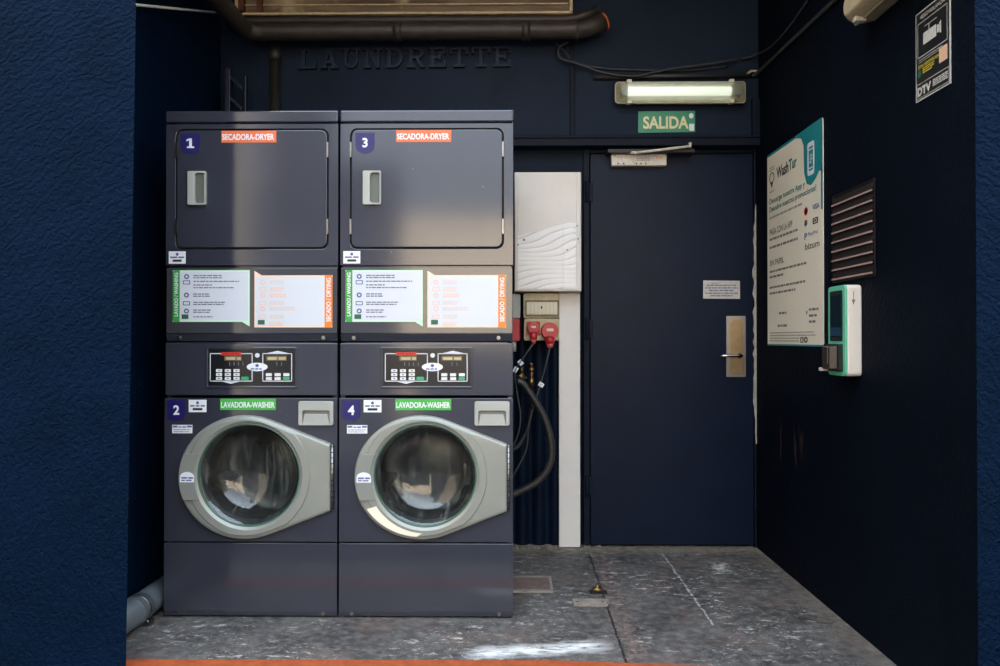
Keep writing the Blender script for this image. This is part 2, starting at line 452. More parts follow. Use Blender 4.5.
class MB:
    def __init__(self, mat):
        self.bm = bmesh.new(); self.mats = [mat]; self.mi = 0
    def use(self, mat):
        if mat not in self.mats:
            self.mats.append(mat)
        self.mi = self.mats.index(mat); return self
    def face(self, vs, smooth=False):
        try:
            f = self.bm.faces.new(vs)
        except ValueError:
            return
        f.material_index = self.mi; f.smooth = smooth
    def box(self, x0, x1, y0, y1, z0, z1):
        v = [self.bm.verts.new(p) for p in ((x0, y0, z0), (x1, y0, z0), (x1, y1, z0), (x0, y1, z0), (x0, y0, z1), (x1, y0, z1), (x1, y1, z1), (x0, y1, z1))]
        for q in ((3, 2, 1, 0), (4, 5, 6, 7), (0, 1, 5, 4), (1, 2, 6, 5), (2, 3, 7, 6), (3, 0, 4, 7)):
            self.face([v[i] for i in q])
        return self
    def prism(self, poly, mp, n0, n1, smooth=False):
        a = [self.bm.verts.new(mp(u, v, n0)) for u, v in poly]
        b = [self.bm.verts.new(mp(u, v, n1)) for u, v in poly]
        self.face(b); self.face(a[::-1])
        k = len(poly)
        for i in range(k):
            self.face([a[i], a[(i + 1) % k], b[(i + 1) % k], b[i]], smooth)
        return self
    def loft(self, loops, smooth=True, cap0=False, cap1=False):
        rows = [[self.bm.verts.new(p) for p in L] for L in loops]
        for a, b in zip(rows, rows[1:]):
            k = len(a)
            for i in range(k):
                self.face([a[i], a[(i + 1) % k], b[(i + 1) % k], b[i]], smooth)
        if cap0: self.face(rows[0][::-1])
        if cap1: self.face(rows[-1])
        return self
    def ring(self, outer, inner, mp, n0, n1, smooth=False):
        """flat frame between two loops with equal numbers of points"""
        return self.loft([[mp(u, v, n0) for u, v in outer], [mp(u, v, n1) for u, v in outer],
                          [mp(u, v, n1) for u, v in inner], [mp(u, v, n0) for u, v in inner]], smooth)
    def flat(self, poly, mp, n):
        self.face([self.bm.verts.new(mp(u, v, n)) for u, v in poly]); return self
    def rect(self, u0, u1, v0, v1, mp, n):
        return self.flat([(u0, v0), (u1, v0), (u1, v1), (u0, v1)], mp, n)
    def tube(self, pts, r, seg=12, cap=True):
        pts = [Vector(p) for p in pts]
        rr = r if isinstance(r, (list, tuple)) else [r] * len(pts)
        t0 = (pts[1] - pts[0]).normalized()
        up = Vector((0, 0, 1)) if abs(t0.z) < .9 else Vector((1, 0, 0))
        nrm = t0.cross(up).normalized()
        loops = []
        for i, p in enumerate(pts):
            if i == 0: t = t0
            elif i == len(pts) - 1: t = (pts[i] - pts[i - 1]).normalized()
            else: t = ((pts[i] - pts[i - 1]).normalized() + (pts[i + 1] - pts[i]).normalized()).normalized()
            nrm = (nrm - t * nrm.dot(t)).normalized()
            bn = t.cross(nrm)
            loops.append([p + (nrm * math.cos(a) + bn * math.sin(a)) * rr[i] for a in (2 * math.pi * k / seg for k in range(seg))])
        return self.loft(loops, True, cap, cap)
    def text(self, s, mp, u0, u1, v0, v1, n, bold=0.0, turn=0, stretch=True):
        vs, fs = text_data(s, bold)
        if not vs: return self
        if turn == 90: vs = [(-y, x) for x, y in vs]
        elif turn == -90: vs = [(y, -x) for x, y in vs]
        x0 = min(v[0] for v in vs); x1 = max(v[0] for v in vs); y0 = min(v[1] for v in vs); y1 = max(v[1] for v in vs)
        sx = (u1 - u0) / max(x1 - x0, 1e-6); sy = (v1 - v0) / max(y1 - y0, 1e-6)
        ou, ov = u0, v0
        if not stretch:
            s_ = min(sx, sy)
            ou = (u0 + u1) / 2 - s_ * (x1 - x0) / 2; ov = (v0 + v1) / 2 - s_ * (y1 - y0) / 2
            sx = sy = s_
        bv = [self.bm.verts.new(mp(ou + (x - x0) * sx, ov + (y - y0) * sy, n)) for x, y in vs]
        for f in fs:
            self.face([bv[i] for i in f])
        return self
    def words(self, u0, u1, v, h, mp, n, rng):
        """a line of print too fine to read: short bars with word gaps"""
        u = u0
        while u < u1 - h:
            w = min(rng.uniform(1.6, 5.0) * h, u1 - u)
            self.rect(u, u + w, v, v + h, mp, n)
            u += w + h * .7
        return self
    def build(self, name, parent=None, bevel=0.0, seg=2, origin=None):
        bm = self.bm
        if parent is not None:
            org = Vector(parent['_o'])
        else:
            if origin is None:
                xs = [v.co for v in bm.verts]
                lo = Vector([min(c[i] for c in xs) for i in range(3)]); hi = Vector([max(c[i] for c in xs) for i in range(3)])
                org = Vector(((lo.x + hi.x) / 2, (lo.y + hi.y) / 2, lo.z))
            else:
                org = Vector(origin)
        bmesh.ops.translate(bm, verts=bm.verts, vec=-org)
        me = bpy.data.meshes.new(name)
        bm.to_mesh(me); bm.free()
        for m in self.mats: me.materials.append(M[m])
        o = bpy.data.objects.new(name, me)
        COL.objects.link(o)
        if parent is not None: o.parent = parent
        else: o.location = org
        _origin[o.name] = org
        if bevel:
            md = o.modifiers.new('bevel', 'BEVEL')
            md.width = bevel; md.segments = seg; md.limit_method = 'ANGLE'; md.angle_limit = R(40)
        return o

_origin = {}
class Node(dict): pass
def build(mb, name, parent=None, bevel=0.0, seg=2, origin=None):
    """link a mesh; parent is a Blender object whose world origin is known"""
    p = None
    if parent is not None:
        org = _origin[parent.name]
        o = mb.build(name, None, bevel, seg, origin=org)
        o.parent = parent
        o.location = (0, 0, 0)
        return o
    return mb.build(name, None, bevel, seg, origin)

def thing(name, loc, label, cat, group=None):
    o = bpy.data.objects.new(name, None)
    o.empty_display_size = .1
    COL.objects.link(o)
    o.location = loc
    _origin[o.name] = Vector(loc)
    return tag(o, label, cat, group)
def tag(o, label, cat, group=None):
    o['label'] = label; o['category'] = cat
    if group: o['group'] = group
    return o
def struct(mb, name, parent=None, label=None, **kw):
    o = build(mb, name, parent, **kw)
    o['kind'] = 'structure'
    if label: o['label'] = label
    return o

# ------------------------------------------------------------------ the setting
zl = at_y(640, 137, YW).z; zl0 = at_y(640, 147, YW).z
xa = at_y(514, 300, YW).x - .10                    # left side of the recess (behind the machines)
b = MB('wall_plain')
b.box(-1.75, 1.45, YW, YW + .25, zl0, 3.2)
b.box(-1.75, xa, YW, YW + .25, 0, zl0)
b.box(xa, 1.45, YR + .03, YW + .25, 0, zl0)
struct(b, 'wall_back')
b = MB('wall'); b.box(XL - .2, XL, YFL + .05, YW, 0, 3.2); struct(b, 'wall_left')
b = MB('wall_shaded'); b.box(XR, XR + .2, at_x(976.5, 333, XR).y + .12, YW + .25, 0, 3.2); struct(b, 'wall_right')
b = MB('wall')
pa, pb = at_y(126, 666, YFL), at_y(136, 0, YFL)
kx = (pb.x - pa.x) / (pb.z - pa.z)
ex0, ex1 = pa.x - kx * pa.z, pa.x + kx * (3.2 - pa.z)
b.loft([[Vector((-3.6, YFL, z)), Vector((e, YFL, z)), Vector((e - .06, YFL + .05, z)), Vector((-3.6, YFL + .05, z))] for e, z in ((ex0, 0), (ex1, 3.2))], False, True, True)
struct(b, 'wall_front_left')
YFR = at_x(976.5, 333, XR).y
b = MB('wall'); b.box(XR, 3.2, YFR, YFR + .12, 0, 3.2); b.use('wall_shaded'); b.bm.faces.ensure_lookup_table(); b.bm.faces[5].material_index = 1; struct(b, 'wall_front_right')
b = MB('ceiling'); b.box(-3.6, 3.2, YFL - .03, YW + .3, 3.2, 3.35); struct(b, 'ceiling')
yo = at_z(300, 660).y
b = MB('floor'); b.box(-3.2, 3.2, yo - .35, YW + .2, -.1, 0); struct(b, 'floor')
b = MB('asphalt'); b.box(-9, 9, -9, yo - .35, -.12, -.004); struct(b, 'ground')
p0 = at_z(60, 659.6); p1 = at_z(560, 661); p2 = at_z(752, 668)
b = MB('stripe'); b.prism([(p0.x, p0.y - .07), (p2.x - .1, p2.y - .06), (p2.x, p2.y), (p1.x, p1.y), (p0.x, p0.y)], FL(0), .0002, .002)
struct(b, 'trim_orange_floor_stripe')
# buildings across the courtyard, behind the photographer
b = MB('render_beige'); b.box(-1.7, 7, -4.6, -4.3, 0, 2.72); struct(b, 'wall_opposite')
b = MB('render_dark'); b.box(-2.15, -1.34, -3.4, -3.1, 0, 3.2); b.box(-2.93, -2.15, -3.4, -3.1, 0, 5.0); struct(b, 'wall_opposite_left')
b = MB('render_dark'); b.box(-1.2, 7, -4.05, -3.85, 0, 1.06); struct(b, 'wall_courtyard_low')
b = MB('render_grey'); b.box(-6, -2.9, -6.4, -6.1, 0, 5.5); struct(b, 'wall_opposite_back')
b = MB('render_beige'); b.box(-3.75, -3.55, -4.4, YF - .2, 0, 5.2); struct(b, 'wall_bounce_left')  # added out of view to bounce beige light onto the right wall
b = MB('render_beige'); b.box(4.2, 4.4, -4.3, YF - .2, 0, 4.4); struct(b, 'wall_bounce_right')  # added out of view; its pale face throws light onto the left wall

# lintel over the recess, and door frame
xr = XR
b = MB('trim_paint'); b.box(xa, xr, YW - .03, YW + .01, zl0, zl)
b.box(xa, xr, YW - .038, YW - .03, zl - .014, zl)
struct(b, 'trim_lintel', bevel=.003)
dx0 = at_y(590, 350, YR).x; dx1 = at_y(752, 350, YR).x
fx0 = at_y(583, 350, YR).x
b = MB('trim_paint')
b.box(fx0, dx0 - .004, YR - .03, YR + .03, 0, zl0)
b.box(dx1 + .004, xr, YR - .03, YR + .03, 0, zl0)
b.box(dx0 - .004, dx1 + .004, YR - .015, YR + .03, zl0 - .02, zl0)
struct(b, 'trim_door_frame', bevel=.004)

# raised fillet on the wall beside the lamp (right end) and vertical seam bead
b = MB('trim_paint')
p = at_y(751, 100, YW); q = at_y(760, 137, YW)
b.box(p.x, XR, YW - .03, YW, q.z, p.z + .0)
struct(b, 'trim_wall_fillet', bevel=.003)

# door
door = bpy.data.objects.new('door_1', None); COL.objects.link(door)
door.location = (dx0, YR - .02, 0); _origin['door_1'] = Vector(door.location); door['kind'] = 'structure'
door['label'] = 'navy painted steel door with gold lever plate'
door['category'] = 'door'
b = MB('door_paint'); b.box(dx0, dx1, YR - .022, YR + .02, .012, zl0 - .024)
struct(b, 'door_leaf', door, bevel=.003)
FD = FR(YR - .022)
def fd(px, py): q = at_y(px, py, YR - .022); return q.x, q.z
for py in (192, 329, 486):
    x, z = fd(587, py)
    b = MB('trim_paint'); b.tube([(x, YR - .034, z - .055), (x, YR - .034, z + .055)], .011, 12)
    b.box(x, x + .03, YR - .03, YR - .02, z - .05, z + .05)
    struct(b, 'hinge', door, bevel=.002)
(x0, z1), (x1, z0) = fd(726, 316), fd(745.5, 377)
b = MB('plate_rim'); b.prism(rrect(x0, x1, z0, z1, .004), FD, 0, .010)
pl = struct(b, 'handle_plate', door, label='brushed gold lock plate', bevel=.002)
_origin[pl.name] = Vector(door.location)
(u0, v1), (u1, v0) = fd(729.3, 320), fd(742.3, 374)
b = MB('brass_plate'); b.prism(rrect(u0, u1, v0, v1, .026, 8), FD, .010, .017)
struct(b, 'lock_cover', pl, bevel=.002)
(u0, v0) = fd(738.5, 355.5); (u1, v1) = fd(717, 355.5)
b = MB('chrome')
b.tube([FD(u0, v0, .017), FD(u0, v0, .055), FD(u0 - .008, v0, .062), FD(u0 - .03, v0, .064), FD(u1 + .02, v0, .064), FD(u1, v0 - .001, .060)], [.009, .008, .009, .0085, .0075, .006], 12)
b.prism(ellipse(u0, v0, .014, .014, 20), FD, .017, .022)
struct(b, 'lever', pl)

# notice stuck to the door
rng = random.Random(3)
(u0, v1), (u1, v0) = fd(703, 280.5), fd(740, 298.5)
b = MB('sign_white'); b.prism([(u0, v0), (u1, v0 - .002), (u1 - .001, v1 - .002), (u0 + .001, v1)], FD, .0004, .0016)
b.use('ink')
w = u1 - u0; h = v1 - v0
b.text('AVISO', FD, u0 + w * .22, u0 + w * .42, v1 - h * .22, v1 - h * .1, .0022)
for i, f in enumerate((.10, .05, .16, .06, .2)):
    v = v1 - h * (.30 + i * .145)
    b.words(u0 + w * f, u1 - w * f, v, h * .06, FD, .0022, rng)
tag(build(b, 'notice_sticker'), 'small white printed notice stuck on the navy door above the handle', 'notice')

# door closer
FC = FR(YR - .022)
(u0, v1), (u1, v0) = fd(610.5, 155.2), fd(665, 167.2)
cl = thing('door_closer', ((u0 + u1) / 2, YR - .022, v0), 'pale door closer with slanted arm at the top of the navy door', 'door closer')
b = MB('closer'); b.prism(rrect(u0, u1, v0, v1, .003), FC, 0, .042)
b.use('ink')
b.words(u0 + .13, u0 + .2, v0 + .036, .004, FC, .0426, rng); b.words(u0 + .13, u0 + .2, v0 + .026, .004, FC, .0426, rng)
b.use('brass_plate'); b.rect(u1 - .055, u1 - .02, v0 + .032, v0 + .045, FC, .0426)
b.use('black_ink')
for px in (617, 622.5, 635, 639.6, 644.4):
    x, z = fd(px, 165.4); b.flat(ellipse(x, z, .0045, .0045, 10), FC, .0426)
for px in (614, 664):
    x, z = fd(px, 157.5); b.flat(ellipse(x, z, .003, .003, 8), FC, .0426)
build(b, 'closer_body', cl, bevel=.003)
b = MB('rail_brown'); q0 = at_y(608, 152, YW - .04); q1 = at_y(695, 147.5, YW - .04)
b.box(q0.x, q1.x, YW - .034, YR - .02, q0.z - .002, q1.z - .004)
build(b, 'slide_rail', cl, bevel=.002)
b = MB('closer')
a0 = at_y(626, 152.2, YR - .055); a1 = at_y(636, 152.8, YW - .058); a2 = at_y(690, 146.2, YW - .058)
b.tube([a0, a1], .008, 8); b.tube([a1, a2], .0068, 8)
b.tube([Vector((a0.x, a0.y, v1 - .005)), a0 + Vector((0, 0, .012))], .016, 14)
b.tube([a2 - Vector((0, 0, .008)), a2 + Vector((0, 0, .018))], .008, 10)
build(b, 'closer_arm', cl)

# ------------------------------------------------------------------ writing and marks on the back wall
FB = FR(YW)
def fb(px, py): q = at_y(px, py, YW); return q.x, q.z

# raised slab serif letters
def letter_polys(ch):
    t, s = .20, .13                                  # stem width, slab thickness (unit cell is 1 x 1)
    H = lambda x0, x1, y0, y1: [(x0, y0), (x1, y0), (x1, y1), (x0, y1)]
    if ch == 'L': return [H(.15, .15 + t, 0, 1), H(0, .95, 0, s), H(0, .5, 1 - s, 1), H(.82, .95, 0, .36)]
    if ch == 'T': return [H(.4, .6, 0, 1), H(.2, .8, 0, s), H(0, 1, 1 - s, 1), H(0, .13, .66, 1), H(.87, 1, .66, 1)]
    if ch == 'E': return [H(.12, .12 + t, 0, 1), H(0, .95, 0, s), H(0, .95, 1 - s, 1), H(.3, .66, .44, .57), H(.58, .68, .34, .66), H(.83, .95, 0, .34), H(.83, .95, .66, 1)]
    if ch == 'N': return [H(.12, .26, 0, 1), H(.74, .88, 0, 1), [(.14, 1), (.70, 0), (.88, 0), (.32, 1)], H(0, .40, 0, s), H(0, .34, 1 - s, 1), H(.6, 1, 1 - s, 1)]
    if ch == 'A': return [[(.12, 0), (.27, 0), (.55, 1), (.42, 1)], [(.68, 0), (.89, 0), (.60, 1), (.42, 1)], H(.26, .74, .26, .38), H(0, .40, 0, s), H(.56, 1, 0, s)]
    arc = lambda cx, cy, rx, ry, a0, a1, w, n=12: [(cx + rx * math.cos(R(a0 + (a1 - a0) * i / n)), cy + ry * math.sin(R(a0 + (a1 - a0) * i / n))) for i in range(n + 1)] + \
        [(cx + (rx - w) * math.cos(R(a1 + (a0 - a1) * i / n)), cy + (ry - w * .8) * math.sin(R(a1 + (a0 - a1) * i / n))) for i in range(n + 1)]
    if ch == 'U': return [H(.12, .30, .36, 1), H(.74, .88, .36, 1), H(0, .42, 1 - s, 1), H(.6, 1, 1 - s, 1), arc(.5, .36, .38, .36, 180, 360, .16)]
    if ch == 'D': return [H(.12, .32, 0, 1), H(0, .5, 0, s), H(0, .5, 1 - s, 1), arc(.48, .5, .47, .5, -90, 90, .18)]
    if ch == 'R': return [H(.12, .32, 0, 1), H(0, .46, 0, s), H(0, .55, 1 - s, 1), H(.3, .6, .44, .55), arc(.55, .72, .36, .28, -90, 90, .16), [(.48, .46), (.66, .48), (.92, 0), (.72, 0)], H(.70, 1, 0, s)]
sg = thing('wall_lettering', (fb(405, 68)[0], YW, fb(405, 69)[1]), 'raised navy slab serif letters LAUNDRETTE on the navy back wall', 'sign')
word = 'LAUNDRETTE'
for i, ch in enumerate(word):
    ua = 299.5 + i * 21.55
    (u0, v1), (u1, v0) = fb(ua, 50 - i * .25), fb(ua + 18.2, 69.8 - i * .25)
    b = MB('letter_paint')
    for k, poly in enumerate(letter_polys(ch)):
        pp = [(u0 + x * (u1 - u0), v0 + y * (v1 - v0)) for x, y in poly]
        ar = sum(pp[j][0] * pp[(j + 1) % len(pp)][1] - pp[(j + 1) % len(pp)][0] * pp[j][1] for j in range(len(pp)))
        if ar < 0: pp = pp[::-1]
        b.prism(pp, FB, -.002, .019 + k * .0004)
    o = build(b, 'letter', sg)
    o['label'] = 'raised letter ' + ch

# exit sign
(u0, v1), (u1, v0) = fb(638, 111.5), fb(695, 133)
b = MB('exit_green'); b.prism([(u0, v0), (u1, v0 + .004), (u1, v1 + .002), (u0, v1)], FB, 0, .004)
b.use('exit_text'); (a, d), (e, f) = fb(643, 116.5), fb(688.5, 129)
b.text('SALIDA', FB, a, e, f, d, .0048, .030)
b.use('white')
x, z = fb(691, 116); b.flat(ellipse(x, z, .012, .014, 16), FB, .0046)
(a, d), (e, f) = fb(689, 124), fb(694, 132); b.rect(a, e, f + .005, d, FB, .0046)
tag(build(b, 'exit_sign', bevel=.001), 'green SALIDA exit sign on the navy wall under the lit strip lamp', 'sign')

# ------------------------------------------------------------------ strip lamps
def strip_lamp(mp, u0, u1, v0, v1, depth, lit_on, label, loc):
    L = thing('strip_lamp', loc, label, 'lamp', 'weatherproof strip lamps')
    w = u1 - u0; h = v1 - v0
    b = MB('lamp_body')
    b.loft([[mp(u, v, n) for u, v in rrect(u0 + i, u1 - i, v0 + i, v1 - i, .018)] for n, i in ((0, .012), (depth * .42, .004), (depth * .5, 0), (depth * .56, 0), (depth * .56, .012))], False, True, True)
    build(b, 'housing', L)
    if lit_on:
        b = MB('milky')
    else:
        b = MB('lamp_cover_old')
    prof = []
    for n, i, r in ((.56, .006, .018), (.66, .008, .02), (.86, .018, .024), (.97, .028, .026), (1.0, .036, .024)):
        prof.append([mp(u, v, depth * n) for u, v in rrect(u0 + i * .8, u1 - i * .8, v0 + i * .75, v1 - i * .75, r)])
    b.loft(prof, False, False, True)
    build(b, 'cover', L)
    if lit_on:
        b = MB('tube_light')
        vm = (v0 + v1) / 2
        b.tube([mp(u0 + .062, vm, depth * .74), mp(u1 - .082, vm, depth * .74)], .023, 18)
        build(b, 'fluorescent_tube', L)
        b = MB('grey_plastic_dim')
        b.prism(rrect(u0 + .030, u0 + .062, vm - .018, vm + .018, .004), mp, depth * .57, depth * .86)
        build(b, 'tube_holder', L)
        b = MB('grey_plastic_dim')
        b.prism(rrect(u1 - .082, u1 - .030, vm - .02, vm + .02, .004), mp, depth * .57, depth * .86)
        build(b, 'tube_holder', L)
        b = MB('sign_white')
        b.prism(rrect(u0 + .062, u1 - .082, vm - .042, vm + .042, .002), mp, depth * .565, depth * .585)
        build(b, 'reflector_tray', L)
    for f in (.105, .885):
        for top in (0, 1):
            b = MB('clip')
            uc = u0 + w * f
            va, vb = (v1 - .022, v1 + .005) if top else (v0 - .005, v0 + .022)
            b.prism(rrect(uc - .012, uc + .012, va, vb, .003), mp, depth * .45, depth * .80)
            build(b, 'clip', L, bevel=.002)
    return L
YC = YW - .075
(u0, v1), (u1, v0) = (at_y(615.5, 81, YC).x, at_y(680, 80.2, YC).z), (at_y(747, 81, YC).x, at_y(680, 102.2, YC).z)
strip_lamp(FB, u0, u1, v0, v1, .10, True, 'lit weatherproof strip lamp above the green SALIDA exit sign', ((u0 + u1) / 2, YW, v0))
qa = at_x(847, 27.5, XR - .085)
strip_lamp(RW(XR), -qa.y, -(YF + .03), qa.z, qa.z + .11, .11, False, 'unlit yellowed strip lamp high on the right navy wall', (XR, (qa.y + YF) / 2, qa.z))

# ------------------------------------------------------------------ overhead window, pipes and cables
(u0, v0), (u1, _) = fb(238, 19), fb(572, 17)
win = bpy.data.objects.new('window_1', None); COL.objects.link(win); win.location = ((u0 + u1) / 2, YW, v0)
_origin['window_1'] = Vector(win.location); win['kind'] = 'structure'
win['label'] = 'high transom window with dirty brown pane above the pipes'
win['category'] = 'window'
b = MB('frame_cream')
b.box(u0, u1, YW - .05, YW, v0, v0 + .013); b.box(u1 - .016, u1, YW - .05, YW, v0, v0 + .28); b.box(u0, u0 + .02, YW - .05, YW, v0, v0 + .28); b.box(u0, u1, YW - .05, YW, v0 + .27, v0 + .29)
struct(b, 'window_frame', win, bevel=.003)
b = MB('pane'); b.box(u0 + .02, u1 - .016, YW - .02, YW, v0 + .013, v0 + .27); struct(b, 'window_pane', win)
b = MB('frame_cream'); b.box(u0 + .02, u1 - .022, YW - .034, YW - .02, v0 + .055, v0 + .062); struct(b, 'glazing_bar', win, bevel=.002)
b = MB('rust'); q = at_y(240, 8, YW - .03); q2 = at_y(263, 8, YW - .03)
b.box(q.x, q.x + .028, YW - .06, YW - .02, v0 + .018, v0 + .27); struct(b, 'window_mullion', win, bevel=.003); b = MB('rust'); b.box(q2.x - .03, q2.x, YW - .045, YW - .02, v0 + .018, v0 + .27)
struct(b, 'window_mullion', win, bevel=.003)

def bend(pts, r=.06, n=6):
    """round the corners of a polyline"""
    pts = [Vector(p) for p in pts]; out = [pts[0]]
    for i in range(1, len(pts) - 1):
        a, c, d = pts[i - 1], pts[i], pts[i + 1]
        r1 = min(r, (a - c).length * .45, (d - c).length * .45)
        s = c + (a - c).normalized() * r1; e = c + (d - c).normalized() * r1
        for k in range(n + 1):
            t = k / n
            out.append(s * (1 - t) ** 2 + c * 2 * t * (1 - t) + e * t * t)
    out.append(pts[-1]); return out
def smooth(pts, n=8):
    pts = [Vector(p) for p in pts]; out = []
    P = [pts[0] * 2 - pts[1]] + pts + [pts[-1] * 2 - pts[-2]]
    for i in range(1, len(P) - 2):
        for k in range(n):
            t = k / n; a, b_, c, d = P[i - 1:i + 3]
            out.append(.5 * ((2 * b_) + (c - a) * t + (2 * a - 5 * b_ + 4 * c - d) * t * t + (3 * b_ - a - 3 * c + d) * t ** 3))
    out.append(pts[-1]); return out

YP = YW - .13
zA = at_y(400, 31.5, YP).z; xe = at_y(584, 33, YP).x; tip = at_y(603.5, 23.5, YP + .04)
xl_ = at_y(246, 33, YP).x
dp = thing('drainpipe', (xe, YP, zA), 'thick dark brown drainpipe under the high transom window', 'pipe')
b = MB('pipe_brown')
b.tube(bend([(xl_, YFL + .1, zA), (xl_, YP, zA), (xe, YP, zA + .004), (tip.x, YP + .02, tip.z)], .09), .044, 18)
build(b, 'pipe_run', dp)
for px, hw in ((398, .02), (526, .02), (577, .007)):
    c = at_y(px, 32, YP); b = MB('pipe_brown'); b.tube([(c.x - hw, YP, zA + .001), (c.x + hw, YP, zA + .001)], .049, 18)
    build(b, 'pipe_socket', dp)
d = (Vector((tip.x, YP + .02, tip.z)) - Vector((xe, YP, zA))).normalized()
b = MB('pipe_orange'); t0 = Vector((tip.x, YP + .02, tip.z)); b.tube([t0 - d * .004, t0 + d * .006], .0445, 18)
o = build(b, 'pipe_mouth', dp); o['label'] = 'orange pipe mouth'

zB = at_y(400, 20.2, YP + .055).z; xe2 = at_y(573, 19, YP + .055).x; tip2 = at_y(599, 10.5, YP + .06); xl2 = at_y(233, 19, YP + .055).x
b = MB('pipe_brown')
b.tube(bend([(xl2, YFL + .1, zB), (xl2, YP + .055, zB), (xe2, YP + .055, zB), (tip2.x, tip2.y, tip2.z)], .07), .022, 14)
tag(build(b, 'drainpipe'), 'thinner dark brown pipe running just above the thick drainpipe', 'pipe')

q = at_y(275, 45, YW - .04)
b = MB('pipe_olive'); b.tube([(q.x, YW - .035, 0), (q.x, YW - .035, zA - .03)], .027, 14); b.tube([(q.x, YW - .035, zA - .11), (q.x, YW - .035, zA - .05)], .031, 14)
tag(build(b, 'standpipe'), 'vertical dark olive pipe behind the dryer numbered 1', 'pipe')

q0 = at_y(572, 42, YW); q1 = at_y(572, 137, YW)
b = MB('trim_paint'); b.prism(rrect(q0.x - .011, q0.x + .011, q1.z, q0.z, 0), FB, 0, .016)
tag(build(b, 'cable_conduit', bevel=.003), 'thin vertical navy conduit between the letters and the strip lamp', 'conduit')
q0 = at_y(593, 78, YW); q1 = at_y(750, 76, YW)
b = MB('cable'); b.tube([(q0.x, YW - .014, q0.z), (q1.x, YW - .014, q1.z)], .0135, 12)
tag(build(b, 'cable_conduit'), 'dark horizontal conduit just above the lit strip lamp', 'conduit')

c1 = [at_y(px, py, YW - .008) for px, py in ((556, 43), (565, 52), (575, 62), (600, 68), (640, 70), (690, 70), (728, 66))]
b = MB('cable'); b.tube(smooth(c1), .006, 8)
tag(build(b, 'cable'), 'dark cable drooping from the drainpipe end and running above the lamp conduit', 'cable', 'cables by the lamp')
c2 = [at_y(px, py, YW - .037) for px, py in ((568, 42), (559, 48), (560, 58), (575, 63), (605, 73), (634, 76), (655, 72), (672, 68.5), (700, 65), (738, 59.5))]
b = MB('cable'); b.tube(smooth(c2), .007, 8)
tag(build(b, 'cable'), 'dark looping cable that sags in front of the lamp conduit', 'cable', 'cables by the lamp')
c3 = [at_y(752.5, 75.5, YW - .02), at_y(755, 74.5, YW - .03), at_x(762, 69, XR - .01), at_x(780, 52, XR - .01), at_x(835, 0, XR - .01), at_x(862, -26, XR - .01)]
b = MB('cable'); b.tube(smooth(c3, 6), .010, 8)
tag(build(b, 'cable'), 'thick dark cable rising along the right wall from the lit lamp', 'cable', 'cables by the lamp')
c4 = [at_y(741, 59, YW - .02), at_y(750, 57, YW - .02), at_x(760, 53, XR - .012), at_x(772, 46, XR - .008), at_x(790, 26, XR - .008), at_x(808, 0, XR - .008), at_x(816, -14, XR - .008)]
b = MB('cable'); b.tube(smooth(c4, 6), .006, 8)
tag(build(b, 'cable'), 'thinner dark cable on the right wall left of the thick one', 'cable', 'cables by the lamp')
b = MB('lamp_body'); q = at_y(753, 72.5, YW - .03)
b.tube([q + Vector((-.03, 0, -.006)), q + Vector((-.01, 0, .008)), q + Vector((.02, 0, .008)), q + Vector((.03, 0, -.004))], .006, 8)
tag(build(b, 'cable_clip'), 'small pale cable clip at the right end of the lit lamp', 'clip')

# thin straight white streak and the folded ladder in the left corner
q0 = at_x(134, 4.6, XL + .012); q1 = at_y(236, 14.5, YW - .004)
b = MB('streak_white'); b.tube([q0, q1], .0055, 8)
tag(build(b, 'streak'), 'thin straight white streak from the left wall to the transom window', 'streak')
YD = YW - .14
ld = thing('stepladder', (at_y(238, 90, YD).x, YD, 0), 'folded dark stepladder standing behind the dryer numbered 1', 'ladder')
xa_, xb_ = at_y(231, 90, YD).x, at_y(247, 90, YD).x
zt = at_y(231, 71, YD).z
for xx, dz, hw in ((xa_, 0, .013), (xb_, -.03, .006)):
    b = MB('ladder'); b.prism(rrect(xx - hw, xx + hw, 0, zt + dz, (0, 0, hw * .9, hw * .9)), FR(YD), 0, .05 if hw > .01 else .03); build(b, 'rail', ld, bevel=.004)
for k in range(9):
    z = zt - .055 - k * .105 * 2 / 2
    b = MB('ladder')
    b.prism([(xa_ + .01, z), (xb_ - .01, z - .055), (xb_ - .01, z - .035), (xa_ + .01, z + .02)], FR(YD), .008, .045)
    build(b, 'tread', ld, bevel=.002)

# ------------------------------------------------------------------ electrical cabinet, trunking, sockets
YB = YR - .14
(u0, v1), (u1, v0) = (at_y(514.3, 171.5, YB).x, at_y(548, 171.5, YB).z), (at_y(581.5, 171, YB).x, at_y(548, 291.5, YB).z)
FX = FR(YB)
bx = thing('meter_cabinet', ((u0 + u1) / 2, YR, v0), 'white metal meter cabinet left of the navy door', 'cabinet')
b = MB('cream'); b.box(u0, u1, YB + .012, YR + .02, v0, v1); build(b, 'cabinet_body', bx, bevel=.004)
b = MB('cream')
b.prism(rrect(u0 + .004, u1 - .004, v0 + .004, v1 - .004, .006), FX, -.012, 0)
for xx in (u0 + .012, u1 - .026):
    b.box(xx, xx + .014, YB - .003, YB, v0 + .010, v1 - .014)
build(b, 'cabinet_door', bx, bevel=.002)
